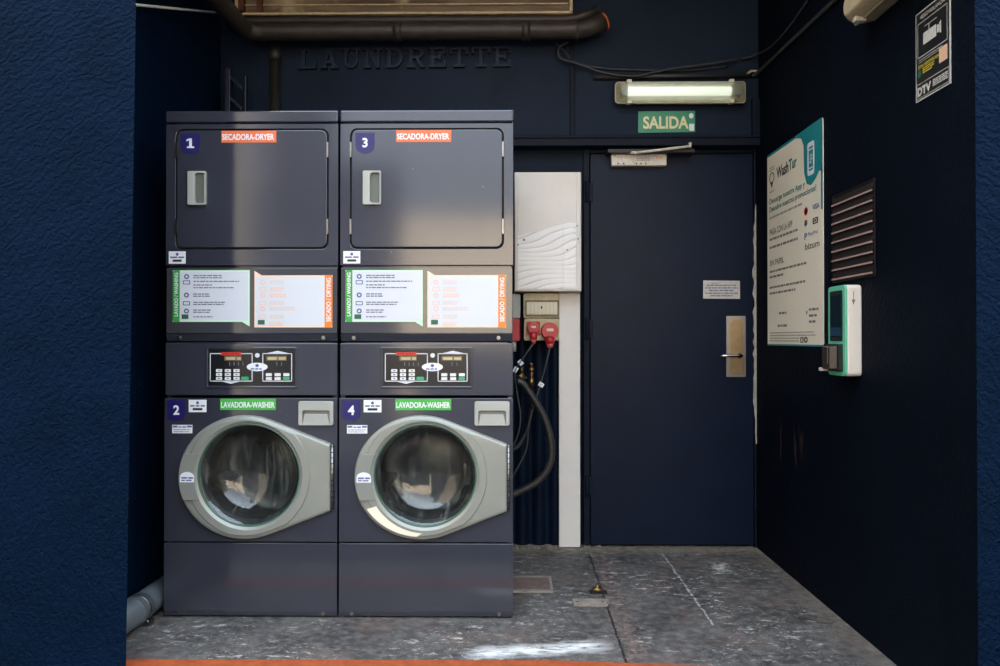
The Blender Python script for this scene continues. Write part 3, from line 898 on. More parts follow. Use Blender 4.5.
# wavy, paler raised surface over the lower half of the cabinet door
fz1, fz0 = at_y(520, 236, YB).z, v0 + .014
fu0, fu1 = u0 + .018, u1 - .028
fw = MB('wavy_white')
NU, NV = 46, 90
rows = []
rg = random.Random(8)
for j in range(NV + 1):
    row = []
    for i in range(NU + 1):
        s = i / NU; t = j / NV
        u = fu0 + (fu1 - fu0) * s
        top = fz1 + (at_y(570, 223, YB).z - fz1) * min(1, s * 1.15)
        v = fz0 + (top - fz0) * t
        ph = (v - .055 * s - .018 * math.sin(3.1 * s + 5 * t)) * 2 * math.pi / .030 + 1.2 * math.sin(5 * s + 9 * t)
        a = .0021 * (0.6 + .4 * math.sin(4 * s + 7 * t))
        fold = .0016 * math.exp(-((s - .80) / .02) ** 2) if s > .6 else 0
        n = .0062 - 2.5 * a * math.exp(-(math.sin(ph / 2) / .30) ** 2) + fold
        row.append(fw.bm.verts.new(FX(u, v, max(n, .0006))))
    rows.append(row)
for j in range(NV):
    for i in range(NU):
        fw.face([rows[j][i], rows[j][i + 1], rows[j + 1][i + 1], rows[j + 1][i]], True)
o = build(fw, 'wavy_surface', bx); o['label'] = 'wavy pale surface on the lower half'
(a, d), (e, f) = (at_y(573.4, 223, YB).x, at_y(573.4, 223, YB).z), (at_y(580, 244, YB).x, at_y(580, 244, YB).z)
b = MB('trunking'); b.prism(rrect(a, e, f, d, .003), FX, 0, .006); build(b, 'cabinet_latch', bx, bevel=.001)
for px, py in ((524, 240), (518, 245), (577, 226), (578, 239), (567, 250)):
    b = MB('black_ink'); q = at_y(px, py, YB); b.prism(ellipse(q.x, q.z, .0055 if px == 524 else .0035, .0055 if px == 524 else .0035, 10), FX, 0, .0078)
    build(b, 'screw', bx)

x0 = at_y(559, 400, YR - .045).x; x1 = at_y(580.3, 400, YR - .045).x
b = MB('trunking'); b.box(x0, x1, YR - .045, YR - .004, .003, v0 - .001)
tr = tag(build(b, 'cable_trunking', bevel=.004), 'tall white cable trunking from the meter cabinet down to the floor', 'trunking')

# corrugated sheet in the recess behind the hoses
b = MB('panel_paint')
p0 = xa; p1 = fx0
st = .088; k = int((p1 - p0) / st) + 1
prof = []
x = p1 - .012 - k * st
while x < p1:
    for q in range(10):
        a = q / 10
        n = .030 * max(0.0, math.sin(math.pi * min(1, max(0, (a - .12) / .76)))) ** .6
        if p0 <= x + a * st <= p1: prof.append((x + a * st, n))
    x += st
prof = [(p0, prof[0][1])] + prof + [(p1, 0)]
zc = (v0 + v1) / 2
lo = [b.bm.verts.new((x, YR + .029 - n, 0)) for x, n in prof]; hi = [b.bm.verts.new((x, YR + .029 - n, zc)) for x, n in prof]
for i in range(len(prof) - 1):
    b.face([lo[i], lo[i + 1], hi[i + 1], hi[i]], True)
b.box(p0, p1, YR - .008, YR + .02, zc - .02, zl0)
struct(b, 'wall_back_corrugated_sheet')

YS = YR - .09
FS = FR(YS)
def fs(px, py): q = at_y(px, py, YS); return q.x, q.z
ps = thing('distribution_board', (fs(541, 341)[0], YR, fs(541, 341)[1]), 'aged beige distribution board with red sockets under the white meter cabinet', 'electrical board')
(u0, t1), (u1, t0) = fs(523.5, 293.2), fs(559, 318)
b = MB('beige'); b.prism(rrect(u0, u1, t0, t1, .006), FS, -.11, 0); build(b, 'board_housing', ps, bevel=.003)
(a, d), (e, f) = fs(526.5, 301.5), fs(557.5, 315)
b = MB('beige_dark'); b.ring(rrect(a - .006, e + .006, f - .006, d + .006, .004), rrect(a, e, f, d, .003), FS, 0, .008); build(b, 'breaker_window_frame', ps)
for i in range(8):
    w = (e - a) / 8
    b = MB('breaker_white'); b.prism(rrect(a + i * w + .001, a + (i + 1) * w - .001, f + .004, d - .004, .002), FS, 0, .005)
    if i == 3: b.use('black_ink'); q = fs(541.5, 307.5); b.rect(q[0] - .004, q[0] + .004, q[1] - .006, q[1] + .006, FS, .0056)
    build(b, 'breaker', ps)
(a, d), (e, f) = fs(524, 318.6), fs(559.2, 340.5)
b = MB('beige'); b.prism(rrect(a, e, f, d, .01), FS, -.11, .006); build(b, 'socket_plate', ps, bevel=.003)
def cee_socket(px, py, r, hx0, hx1, hy0, hy1, label, square):
    (a, d), (e, f) = fs(hx0, hy0), fs(hx1, hy1)
    x, z = fs(px, py)
    b = MB('red')
    if square: b.prism(rrect(a, e, f, d, .006), FS, .004, .022)
    else: b.prism(ellipse(x, z, r * 1.03, r * 1.03, 28), FS, .004, .024)
    s = build(b, 'socket', ps, bevel=.002); s['label'] = label
    b = MB('red_lid'); tilt = .02
    lp = [[FS(u, v, n + (v - z) * .12) for u, v in ellipse(x, z, r * k_, r * k_, 28)] for n, k_ in ((.022, .98), (.044, 1.0), (.052, .93), (.053, .3))]
    b.loft(lp, False, False, True); b.use('red_lid')
    build(b, 'socket_lid', s)
    b = MB('socket_label'); b.prism(rrect(x - r * .4, x + r * .4, z - r * .05, z + r * .28, .004), FS, .053, .0545); build(b, 'socket_sticker', s)
    return x, z
_o = _origin
sx1, sz1 = cee_socket(533.2, 327.8, .030, 526.5, 540, 321.5, 335, 'smaller red socket', True)
sx2, sz2 = cee_socket(549.5, 331, .044, 541, 558.5, 322, 340, 'larger red socket', False)

def plug(x, z, r, top, bottom, pts, label):
    p = thing('power_plug', (x, YS - .05, bottom), label, 'plug', 'red industrial plugs')
    b = MB('red'); b.tube([(x, YS - .034, top), (x, YS - .040, (top + bottom) / 2), (x, YS - .045, bottom)], [r, r * .95, r * .8], 16); build(b, 'plug_body', p)
    b = MB('red_lid'); b.tube([(x, YS - .045, bottom + .002), (x, YS - .046, bottom - .02)], [r * .72, r * .5], 14); build(b, 'cable_gland', p)
    b = MB('cable_grey'); b.tube(smooth([(x, YS - .046, bottom - .018)] + pts), .0048, 8); build(b, 'cable', p)
    return p
yq = YS - .03
plug(sx1, sz1, .020, sz1 - .026, fs(533, 340)[1], [at_y(528, 351, yq - .03), at_y(521, 361, yq - .03), at_y(515, 372, yq - .03), at_y(517, 392, yq - .03), at_y(520.5, 418, yq - .03), at_y(516, 440, yq - .03), at_y(505, 455, yq - .03)], 'red plug with grey cable in the smaller socket')
plug(sx2, sz2, .026, sz2 - .036, fs(549.5, 344)[1], [at_y(548, 356, yq - .026), at_y(545, 368, yq - .026), at_y(540, 386, yq - .026), at_y(535, 402, yq - .026), at_y(529, 424, yq - .026), at_y(526, 450, yq - .026), at_y(512, 478, yq - .026)], 'red plug with grey cable in the larger socket')

# second, half hidden red socket unit by the dryer
(a, d), (e, f) = fs(508, 318.5), fs(520, 341.5)
iso = thing('wall_socket', ((a + e) / 2, YR, f), 'red industrial socket half hidden behind the dryer numbered 3', 'socket')
b = MB('red'); b.prism(rrect(a, e, f, d, .012), FS, -.11, .03); build(b, 'socket_housing', iso, bevel=.006)
(a2, d2), (e2, f2) = fs(508, 294), fs(520.4, 318.2)
b = MB('grey_plastic'); b.prism(rrect(a2, e2, f2, d2, .006), FS, -.11, .01); build(b, 'switch_box', iso, bevel=.003)
(a3, d3), (e3, f3) = fs(511.5, 342), fs(516.5, 351.5)
b = MB('grey_plastic'); b.tube([((a3 + e3) / 2, YS - .01, d3 + .004), ((a3 + e3) / 2, YS - .01, f3)], .012, 12); build(b, 'cable_gland', iso)

# water connection
tp = thing('water_tap', (at_y(521, 380, yq).x, YR, at_y(521, 380, yq).z), 'worn brass water tap beside the washer hose', 'tap')
b = MB('brass')
b.tube([at_y(521.5, 367, yq), at_y(521.5, 373, yq)], .010, 12)
b.tube([at_y(521.5, 373, yq), at_y(521, 381, yq)], .015, 12)
b.tube([at_y(514, 378, yq), at_y(527, 378, yq)], .008, 10)
q = at_y(521.5, 374, yq); b.tube([q, (q.x, YR + .01, q.z)], .009, 10)
build(b, 'tap_body', tp)
b = MB('brass'); b.tube([at_y(515.5, 376.5, yq - .01), at_y(525, 375.5, yq - .01)], .006, 10); build(b, 'tap_handle', tp)
b = MB('copper'); b.tube([at_y(531.5, 364, yq + .02), at_y(531.5, 390, yq + .02)], .010, 12)
b.use('brass'); b.tube([at_y(531.5, 368, yq + .02), at_y(531.5, 371.5, yq + .02)], .015, 8); b.tube([at_y(531.5, 378, yq + .02), at_y(531.5, 386, yq + .02)], .014, 8)
q = at_y(531.5, 365, yq + .02); b.tube([q, (q.x, YR + .01, q.z)], .009, 10)
tag(build(b, 'water_pipe'), 'short copper water pipe right of the brass tap', 'pipe')
yh = yq - .05
hp = smooth([at_y(px, py, yh) for px, py in ((517, 381), (522.5, 383), (528.5, 391), (536, 402), (545, 419), (550.5, 438), (551.5, 456), (547, 470), (537.5, 481.5), (525, 489), (512, 495), (497, 503))], 6)
b = MB('hose'); b.tube(hp, [.017 + (.0012 if i % 2 else 0) for i in range(len(hp))], 14)
tag(build(b, 'water_hose'), 'thick black hose looping down beside the right washer', 'hose')
yk = yq + .025
b = MB('cable'); b.tube(smooth([at_y(px, py, yk) for px, py in ((531.5, 390), (533, 398), (531, 412), (527, 430), (518, 446), (506, 452))]), .011, 10)
tag(build(b, 'water_hose'), 'thinner black hose below the copper pipe', 'hose')
for (px, py, rot, lab) in ((520.6, 362.6, 40, 'white paper tag on the grey cable above the brass tap'), (515.6, 369.6, -30, 'white paper tag next to the dryer edge by the brass tap'), (541.2, 384.6, 60, 'white paper tag on the grey cable of the larger red plug')):
    q = at_y(px, py, yq - .032)
    c_, s_ = math.cos(R(rot)), math.sin(R(rot))
    poly = [(q.x + c_ * x - s_ * z, q.z + s_ * x + c_ * z) for x, z in ((-.011, -.014), (.011, -.014), (.011, .014), (-.011, .014))]
    b = MB('tag_white'); b.prism(poly, FR(yq - .032), 0, .002)
    b.use('ink'); b.words(q.x - .006, q.x + .006, q.z,   .0015, FR(yq - .032), .0024, rng)
    tag(build(b, 'cable_tag'), lab, 'tag', 'paper cable tags')

# ------------------------------------------------------------------ machines
DXM = at_y(338.5, 400, YM).x - at_y(163.8, 400, YM).x      # step between the two stacks
DEPTH = .68
def make_stack(k, dryer_no, washer_no, dl, wl, extra):
    off = -DXM if k == 0 else 0.0
    def X(px): return at_y(px, 450, YM).x + off
    def Z(py): return at_y(425, py, YM).z
    F = FR(YM)
    rg = random.Random(20)
    xl, xr_ = X(339.7), X(513.4)
    # ---------------- dryer
    d = thing('tumble_dryer', ((xl + xr_) / 2, YM + DEPTH / 2, Z(341.5)), dl, 'dryer', 'stacked tumble dryers')
    b = MB('enamel'); b.box(xl + .004, xr_ - .004, YM + .02, YM + DEPTH, Z(341.5), Z(113)); build(b, 'casing', d, bevel=.006)
    b = MB('enamel'); b.box(xl, xr_, YM - .004, YM + DEPTH, Z(122), Z(110.3)); build(b, 'top_cover', d, bevel=.005)
    b = MB('enamel')
    fo = rrect(xl, xr_, Z(265.3), Z(123.4), .003, 6)
    fi = rrect(X(349.6), X(503.8), Z(249), Z(128.2), .03, 6)
    b.ring(fo, fi, F, -.03, 0)
    build(b, 'front_panel', d, bevel=.002)
    b = MB('gap'); b.box(X(347), X(506), YM + .014, YM + .02, Z(251), Z(126)); build(b, 'door_seal', d)
    b = MB('enamel'); b.prism(rrect(X(351.1), X(502.3), Z(247.4), Z(129.8), .026, 6), F, -.013, .003)
    dr = build(b, 'dryer_door', d, bevel=.003)
    _origin[dr.name] = Vector(d.location)
    # hinge tabs
    for px in (350.4, 502.9):
        for (ya, yb) in ((142, 157), (219, 234)):
            b = MB('steel'); b.prism(rrect(X(px) - .0034, X(px) + .0034, Z(yb), Z(ya), .001), F, -.01, .005); build(b, 'hinge', dr)
    b = MB('grey_plastic')
    ho = rrect(X(363), X(381.2), Z(205), Z(171.2), .005, 4); hi_ = rrect(X(370.2), X(379.8), Z(203.4), Z(173.2), (.012, .004, .006, .012), 4)
    b.ring(ho, hi_, F, .002, .016)
    h_ = build(b, 'door_handle', dr, bevel=.002)
    _origin[h_.name] = Vector(d.location)
    b = MB('recess_grey'); b.prism(hi_, F, .0032, .005); build(b, 'handle_recess', dr)
    def badge(x0, x1, y0, y1, s, parent, n):
        u0, u1, v0, v1 = X(x0), X(x1), Z(y1), Z(y0); r = (u1 - u0) / 2
        pts = [(u0, v1), (u0, v0 + r * .9)] + [((u0 + u1) / 2 - r * math.cos(R(a)), v0 + r * .9 - r * .9 * math.sin(R(a))) for a in range(15, 180, 15)] + [(u1, v0 + r * .9), (u1, v1)]
        b = MB('indigo'); b.prism(pts, F, n, n + .001); b.use('white')
        w = .6
        um = (u0 + u1) / 2
        zb_, zt__ = v0 + (v1 - v0) * .30, v0 + (v1 - v0) * .76
        if s == '1':
            hh = zt__ - zb_
            b.rect(um - .005, um + .006, zb_, zt__, F, n + .0015); b.rect(um - .014, um + .015, zb_, zb_ + hh * .16, F, n + .0016)
            b.flat([(um - .016, zb_ + hh * .70), (um - .004, zb_ + hh * .82), (um - .004, zt__), (um - .016, zb_ + hh * .88)], F, n + .0016)
        else: b.text(s, F, um - r * w, um + r * w, v0 + (v1 - v0) * .30, v0 + (v1 - v0) * .76, n + .0015, .03, 0, False)
        o = build(b, 'number_badge', parent); o['label'] = 'indigo badge with white number ' + s
    badge(355.2, 374.4, 133, 153.8, dryer_no, dr, .003)
    b = MB('orange'); b.prism(rrect(X(396), X(451.2), Z(142.2), Z(130.4), 0), F, .003, .004); b.use('white')
    b.text('SECADORA-DRYER', F, X(396.8), X(449.2), Z(139.8), Z(133.6), .0045, .028)
    build(b, 'name_label', dr)
    def price(x0, x1, y0, y1, parent, n):
        b = MB('white'); b.prism(rrect(X(x0), X(x1), Z(y1), Z(y0), 0), F, n, n + .0008)
        b.use('ink_blue'); b.flat(ellipse((X(x0) + X(x1)) / 2, Z(y0 + (y1 - y0) * .24), .006, .006, 10), F, n + .0012)
        b.use('ink'); b.words(X(x0 + 1.5), X(x1 - 1.5), Z(y0 + (y1 - y0) * .55), .006, F, n + .0012, rg)
        b.use('black_ink'); b.words(X(x0 + 4), X(x1 - 4), Z(y0 + (y1 - y0) * .85), .009, F, n + .0012, rg)
        build(b, 'price_sticker', parent)
    price(343, 360, 251, 263.4, d, 0)
    # instruction panel
    b = MB('gloss_panel'); b.prism(rrect(X(340.6), X(512.6), Z(333.4), Z(267.6), .003), F, -.03, 0); build(b, 'instruction_panel', d, bevel=.002)
    b = MB('enamel')
    b.loft([[Vector((xl + .003, YM - .003, z)) if 0 else Vector((xl + .003, y, z)) for y, z in ((YM + .02, Z(341)), (YM + .010, Z(341)), (YM - .001, Z(333.8)), (YM + .02, Z(333.8)))],
            [Vector((xr_ - .003, y, z)) for y, z in ((YM + .02, Z(341)), (YM + .010, Z(341)), (YM - .001, Z(333.8)), (YM + .02, Z(333.8)))]], False, True, True)
    build(b, 'lower_lip', d)
    for px in (353.5, 498.5):
        b = MB('steel'); b.prism(ellipse(X(px), Z(338), .008, .008, 14), FR(YM + .006), -.004, .006); build(b, 'screw', d, bevel=.001)
    # washing sheet
    def sheet(x0, x1, y0, y1, bar0, bar1, colour, rim, tail, title, turn, ink, name):
        if k == 0: x0 += 2; x1 += 2; bar0 += 2; bar1 += 2
        u0, u1, v0, v1 = X(x0), X(x1), Z(y1), Z(y0)
        b = MB(rim)
        if tail == 'br': pts = [(u0, v0 + .018), (u1 - .03, v0 + .018), (u1, v0), (u1, v1), (u0, v1)]
        else: pts = [(u0, v0), (u1, v0), (u1, v1 - .018), (u0 + .028, v1 - .018), (u0, v1)]
        b.prism(pts, F, 0, .001)
        b.use('sheet_white')
        a0, a1 = (X(bar1) if bar0 == x0 else u0 + .006), (X(bar0) if bar1 == x1 else u1 - .006)
        va, vb = (v0 + .024, v1 - .006) if tail == 'br' else (v0 + .006, v1 - .024)
        b.rect(a0, a1, va, vb, F, .0014)
        b.use(colour)
        if tail == 'br': b.prism(rrect(X(bar0), X(bar1), v0 + .017, v1 + .001, (.01, 0, 0, .01)), F, .0, .0016)
        else: b.prism(rrect(X(bar0), X(bar1), v0 - .001, v1 - .017, (0, .01, .01, 0)), F, .0, .0016)
        b.use('white')
        bu0, bu1 = X(bar0 + 1.6), X(bar1 - 1.6)
        b.text(title, F, bu0, bu1, va + .016, vb - .004, .0021, .02, turn)
        rows = ((.05, .52, 2), (.17, .84, 1), (.245, .34, 1), (.30, .74, 1), (.43, .32, 2), (.60, .58, 2), (.76, .32, 2), (.90, .36, 1)) if tail == 'br' else ((.06, .26, 2), (.20, .26, 2), (.33, .30, 2), (.48, .26, 2), (.60, .46, 2), (.76, .26, 2), (.91, .26, 2))
        H = vb - va; W = a1 - a0
        for i, (f, wd, nl) in enumerate(rows):
            b.use(ink)
            for j in range(nl):
                b.words(a0 + W * .20, a0 + W * (.20 + wd * .8), vb - H * (f + .04 + j * .045), .0042, F, .0021, rg)
            b.use('ink_blue' if ink == 'ink' else ink)
            if i in (0, 1, 4, 5, 6) if tail == 'br' else i < 6:
                c0 = a0 + W * .1; c1 = vb - H * (f + .05)
                if i % 2: b.ring(rrect(c0 - .014, c0 + .014, c1 - .008, c1 + .008, .003), rrect(c0 - .011, c0 + .011, c1 - .005, c1 + .005, .002), F, .0014, .0021)
                else: b.ring(ellipse(c0, c1, .010, .010, 14), ellipse(c0, c1, .005, .005, 14), F, .0014, .0021)
        b.use('dark_green'); c1 = vb - H * .93
        b.rect(a0 + W * .03, a0 + W * .13, c1 - .008, c1 + .010, F, .0021)
        build(b, name, d)
    sheet(345.2, 422.6, 270, 326.4, 345.2, 352.2, 'green2', 'mint_rim', 'br', 'LAVADO / WASHING', 90, 'ink', 'washing_instructions')
    sheet(427.4, 506, 270.6, 327.4, 498.2, 506, 'orange2', 'peach', 'tl', 'SECADO / DRYING', 90, 'ink_pale', 'drying_instructions')

    # ---------------- washer
    w = thing('washing_machine', ((xl + xr_) / 2, YM + DEPTH / 2, 0), wl, 'washing machine', 'front loading washing machines')
    xl2, xr2 = X(339), X(513)
    ccx, ccz = X(425.6), Z(474.8)
    RG = .196                                      # glass radius
    b = MB('enamel')
    # body shell with open front so that the drum shows
    b.box(xl2 + .003, xl2 + .02, YM + .02, YM + DEPTH, .03, Z(342.3)); b.box(xr2 - .02, xr2 - .003, YM + .02, YM + DEPTH, .03, Z(342.3))
    b.box(xl2 + .02, xr2 - .02, YM + DEPTH - .02, YM + DEPTH, .03, Z(342.3)); b.box(xl2 + .003, xr2 - .003, YM + .02, YM + DEPTH, Z(344), Z(342.2)); b.box(xl2 + .02, xr2 - .02, YM + .03, YM + DEPTH - .02, .03, .05)
    build(b, 'casing', w)
    for px in (352, 500):
        for yy in (YM + .06, YM + DEPTH - .06):
            b = MB('rubber'); b.tube([(X(px), yy, 0), (X(px), yy, .032)], .02, 12); build(b, 'foot', w)
    # console
    b = MB('enamel'); b.prism(rrect(X(339.8), X(513), Z(395.6), Z(343.2), .004), F, -.03, .0); b.ring(rrect(X(380.5), X(472.5), Z(388.5), Z(346.8), .003, 3), rrect(X(383), X(470.6), Z(386), Z(349.2), .002, 3), F, 0, .004)
    build(b, 'console', w, bevel=.003)
    b = MB('display'); b.prism(rrect(X(383.4), X(470.2), Z(385.6), Z(349.6), 0), F, 0, .0012)
    dp_ = build(b, 'display_panel', w); _origin[dp_.name] = Vector(w.location)
    n = .0018
    b = MB('sheet_white')
    def frame_line(x0, x1, y0, y1, t=.0035):
        b.rect(X(x0), X(x1), Z(y0) - t, Z(y0), F, n); b.rect(X(x0), X(x1), Z(y1), Z(y1) + t, F, n)
        b.rect(X(x0), X(x0) + t, Z(y1), Z(y0), F, n); b.rect(X(x1) - t, X(x1), Z(y1), Z(y0), F, n)
    frame_line(384.8, 427.8, 353.2, 381.6); frame_line(437.6, 467.6, 353.2, 381.6)
    b.flat([(X(396), Z(381.4)), (X(406), Z(383.9)), (X(416), Z(381.4))], F, n); b.flat([(X(441), Z(353.4)), (X(465), Z(353.4)), (X(453), Z(350.8))], F, n)
    b.prism(ellipse(X(432.6), Z(355.4), .009, .009, 18), F, .0012, .003)
    b.use('ink')
    for px in (404.3, 408.8, 413.2, 417.8, 451.8, 456.6): b.rect(X(px), X(px) + .003, Z(365.8), Z(362), F, n)
    build(b, 'printed_frame', dp_)
    b = MB('red_ink'); b.rect(X(396), X(416.4), Z(355.4), Z(352.2), F, n + .0006); b.use('display'); b.text('SPEED QUEEN', F, X(397.5), X(415), Z(354.8), Z(352.9), n + .001); build(b, 'red_strip', dp_)
    b = MB('beige_dark'); b.prism(rrect(X(399.5), X(416.5), Z(360.6), Z(356), 0), F, .0012, .0022); b.use('beige'); b.words(X(401), X(416), Z(359.8), .010, F, .0026, rg)
    build(b, 'readout', dp_)
    b = MB('beige_dark'); b.prism(rrect(X(441.5), X(462), Z(360.6), Z(356), 0), F, .0012, .0022); b.use('beige'); b.words(X(443), X(461), Z(359.8), .010, F, .0026, rg)
    build(b, 'readout', dp_)
    b = MB('key_white')
    for r_ in range(3):
        for c_ in range(3):
            x = 391.2 + c_ * 8.8; y = 369.2 + r_ * 3.95
            b.prism(rrect(X(x), X(x + 6), Z(y + 3), Z(y), .002, 2), F, .0012, .0034)
    b.use('ink')
    for r_ in range(3):
        for c_ in range(3):
            x = 391.2 + c_ * 8.8; y = 369.2 + r_ * 3.95; b.rect(X(x + 2), X(x + 4), Z(y + 2), Z(y + 1), F, .0038)
    build(b, 'keypad', dp_)
    b = MB('key_white')
    for r_ in range(2):
        for c_ in range(3):
            if r_ == 1 and c_ == 2: continue
            x = 441.3 + c_ * 8.8; y = 373.2 + r_ * 3.95
            b.prism(rrect(X(x), X(x + 6), Z(y + 3), Z(y), .002, 2), F, .0012, .0034)
    build(b, 'keypad', dp_)
    b = MB('key_green'); b.prism(rrect(X(416.5), X(424), Z(380), Z(376.8), .003, 2), F, .0012, .0036); build(b, 'start_button', dp_); b = MB('key_green'); b.prism(rrect(X(458.6), X(465), Z(380), Z(377), .002, 2), F, .0012, .0036); build(b, 'start_button', dp_)
    b = MB('white'); b.prism(ellipse(X(432.4), Z(367), .041, .0165, 28), F, .0012, .0026); b.use('ink_blue'); b.prism(ellipse(X(432.4), Z(365.6), .007, .006, 12), F, .0026, .003); b.words(X(426), X(438.5), Z(369.6), .005, F, .003, rg); build(b, 'maker_badge', dp_)
    # front panel with round opening
    fz0, fz1 = Z(542.2), Z(398.2)
    NS = 64
    def square_pts(n_):
        pts = []
        for i in range(n_):
            a = 2 * math.pi * i / n_; c, s = math.cos(a), math.sin(a)
            tx = ((xr2 - ccx) / c) if c > 1e-6 else ((xl2 - ccx) / c if c < -1e-6 else 1e9)
            tz = ((fz1 - ccz) / s) if s > 1e-6 else ((fz0 - ccz) / s if s < -1e-6 else 1e9)
            t = min(tx, tz); pts.append([ccx + c * t, ccz + s * t])
        for cx, cz in ((xl2, fz0), (xr2, fz0), (xl2, fz1), (xr2, fz1)):
            j = min(range(n_), key=lambda q_: (pts[q_][0] - cx) ** 2 + (pts[q_][1] - cz) ** 2); pts[j] = [cx, cz]
        return [tuple(p_) for p_ in pts]
    b = MB('enamel'); b.ring(square_pts(NS), ellipse(ccx, ccz, RG + .012, RG + .012, NS), F, -.03, 0); build(b, 'front_panel', w, bevel=.0015)
    # kick panel
    kz0, kz1 = Z(616.8), Z(543.6)
    b = MB('enamel'); b.prism(rrect(xl2, xr2, Z(611.6), kz1, .003), F, -.03, .001)
    b.loft([[Vector((xx, y, z)) for y, z in ((YM + .03, kz0), (YM + .004, kz0), (YM - .001, Z(611.4)), (YM + .03, Z(611.4)))] for xx in (xl2, xr2)], False, True, True)
    build(b, 'kick_panel', w, bevel=.002)
    for px in (352, 499):
        b = MB('steel'); b.prism(ellipse(X(px), Z(614), .0075, .0075, 12), FR(YM + .003), -.004, .005); build(b, 'screw', w)
    # drum and gasket
    b = MB('drum')
    segs = 56
    prof = [(.185, .030), (.222, .045), (.222, .33), (.21, .345), (.155, .352), (.14, .345), (.07, .330), (.006, .325)]
    b.loft([[Vector((ccx + r * math.cos(2 * math.pi * i / segs), YM + y, ccz + r * math.sin(2 * math.pi * i / segs))) for i in range(segs)] for r, y in prof], True, False, True)
    for a in (80, 200, 320):                       # lifters
        a = R(a); ca, sa = math.cos(a), math.sin(a); tx, tz = -sa, ca
        P_ = lambda r, t, y: Vector((ccx + ca * r + tx * t, YM + y, ccz + sa * r + tz * t))
        b.loft([[P_(.221, -.035, y), P_(.17, -.010, y), P_(.17, .010, y), P_(.221, .035, y)] for y in (.06, .33)], False, True, True)
    build(b, 'drum', w)
    b = MB('rubber')
    prof = [(RG + .012, -.004), (RG + .006, .01), (RG - .014, .016), (RG - .020, .030), (RG - .006, .050), (RG + .02, .05)]
    b.loft([[Vector((ccx + r * math.cos(2 * math.pi * i / segs), YM + y, ccz + r * math.sin(2 * math.pi * i / segs))) for i in range(segs)] for r, y in prof], True)
    build(b, 'gasket', w)
    # porthole door
    NO = 72
    cxo, czo, rxo, rzo = X(421.2), Z(476.9), .2595, .2410
    hx = X(507); ht, hb = Z(443.5), Z(510.5)
    def outer(scale_in):
        """outline: ellipse running into a straight sided hinge plate"""
        rx, rz = rxo - scale_in, rzo - scale_in
        def tang(z_t, sgn):
            # point on the ellipse whose tangent passes through (hx, z_t)
            best, ba = 1e9, None
            for q_ in range(2, 90):
                a = R(q_) * sgn
                px_, pz_ = cxo + rx * math.cos(a), czo + rz * math.sin(a)
                tx_, tz_ = -rx * math.sin(a), rz * math.cos(a)
                cr = abs((hx - px_) * tz_ - (z_t - pz_) * tx_)
                if cr < best: best, ba = cr, a
            return ba
        zt_, zb_ = ht - scale_in, hb + scale_in
        a1, a2 = tang(zt_, 1), tang(zb_, -1)
        n_arc = NO - 24
        pts = [(cxo + rx * math.cos(a1 + (2 * math.pi + a2 - a1) * i / (n_arc - 1)), czo + rz * math.sin(a1 + (2 * math.pi + a2 - a1) * i / (n_arc - 1))) for i in range(n_arc)]
        e0 = pts[-1]; s0 = pts[0]; H_ = hx - scale_in * .6
        for i in range(1, 9): t = i / 9; pts.append((e0[0] + (H_ - e0[0]) * t, e0[1] + (zb_ - e0[1]) * t))
        for i in range(8): t = i / 7; pts.append((H_, zb_ + (zt_ - zb_) * t))
        for i in range(1, 9): t = i / 9; pts.append((H_ + (s0[0] - H_) * t, zt_ + (s0[1] - zt_) * t))
        return pts
    def circ_like(pts, r):
        out = []
        for (u, v) in pts:
            a = math.atan2(v - ccz, u - ccx); out.append((ccx + r * math.cos(a), ccz + r * math.sin(a)))
        return out
    o0 = outer(0); o1 = outer(.010)
    b = MB('ring')
    L_ = [[F(u, v, -.0) for u, v in o0], [F(u, v, .012) for u, v in o0], [F(u, v, .018) for u, v in outer(.003)], [F(u, v, .021) for u, v in o1]]
    mid = []
    for (u, v), (a_, c_) in zip(o1, circ_like(o1, RG + .046)):
        du = math.hypot(u - ccx, v - ccz)
        mid.append((a_, c_) if du > RG + .048 else (ccx + (u - ccx) * .985, ccz + (v - ccz) * .985))
    L_.append([F(u, v, .0225) for u, v in mid])
    mid2 = [(ccx + (u - ccx) * .985, ccz + (v - ccz) * .985) for u, v in mid]
    L_.append([F(u, v, .026) for u, v in mid2])
    L_.append([F(u, v, .026) for u, v in circ_like(o1, RG + .016)])
    L_.append([F(u, v, .018) for u, v in circ_like(o1, RG + .004)])
    L_.append([F(u, v, .000) for u, v in circ_like(o1, RG + .0)])
    b.loft(L_, False)
    pd = build(b, 'porthole_door', w)
    for f_ in pd.data.polygons: f_.use_smooth = False
    _origin[pd.name] = Vector(w.location)
    b = MB('glass_rim')
    b.loft([[F(ccx + r * math.cos(2 * math.pi * i / NO), ccz + r * math.sin(2 * math.pi * i / NO), nn) for i in range(NO)] for r, nn in ((RG + .006, .015), (RG + .004, .0195), (RG + .000, .019), (RG - .003, .010))], True)
    build(b, 'glass_rim', pd)
    b = MB('glass')
    prof = [(RG - .002, .012), (RG - .012, .004), (RG - .028, -.030), (RG - .040, -.058), (RG - .065, -.076), (RG - .11, -.088), (RG - .16, -.094), (.003, -.096)]
    b.loft([[F(ccx + r * math.cos(2 * math.pi * i / segs), ccz + r * math.sin(2 * math.pi * i / segs), nn) for i in range(segs)] for r, nn in prof], True, False, True)
    build(b, 'glass_bowl', pd)
    # handle segment of the ring: slightly raised block between two seams
    b = MB('grey_plastic_dim')
    pts = []
    a_hi, a_lo = math.atan2(Z(453.4) - ccz, X(360) - ccx), math.atan2(Z(499.5) - ccz, X(366) - ccx)
    zt_, zb_ = Z(453.2), Z(499.6)
    seq = [zt_ + (zb_ - zt_) * i / 14 for i in range(15)]
    outl = [(cxo - (rxo - .006) * math.sqrt(max(0, 1 - ((z - czo) / (rzo - .006)) ** 2)), z) for z in seq]
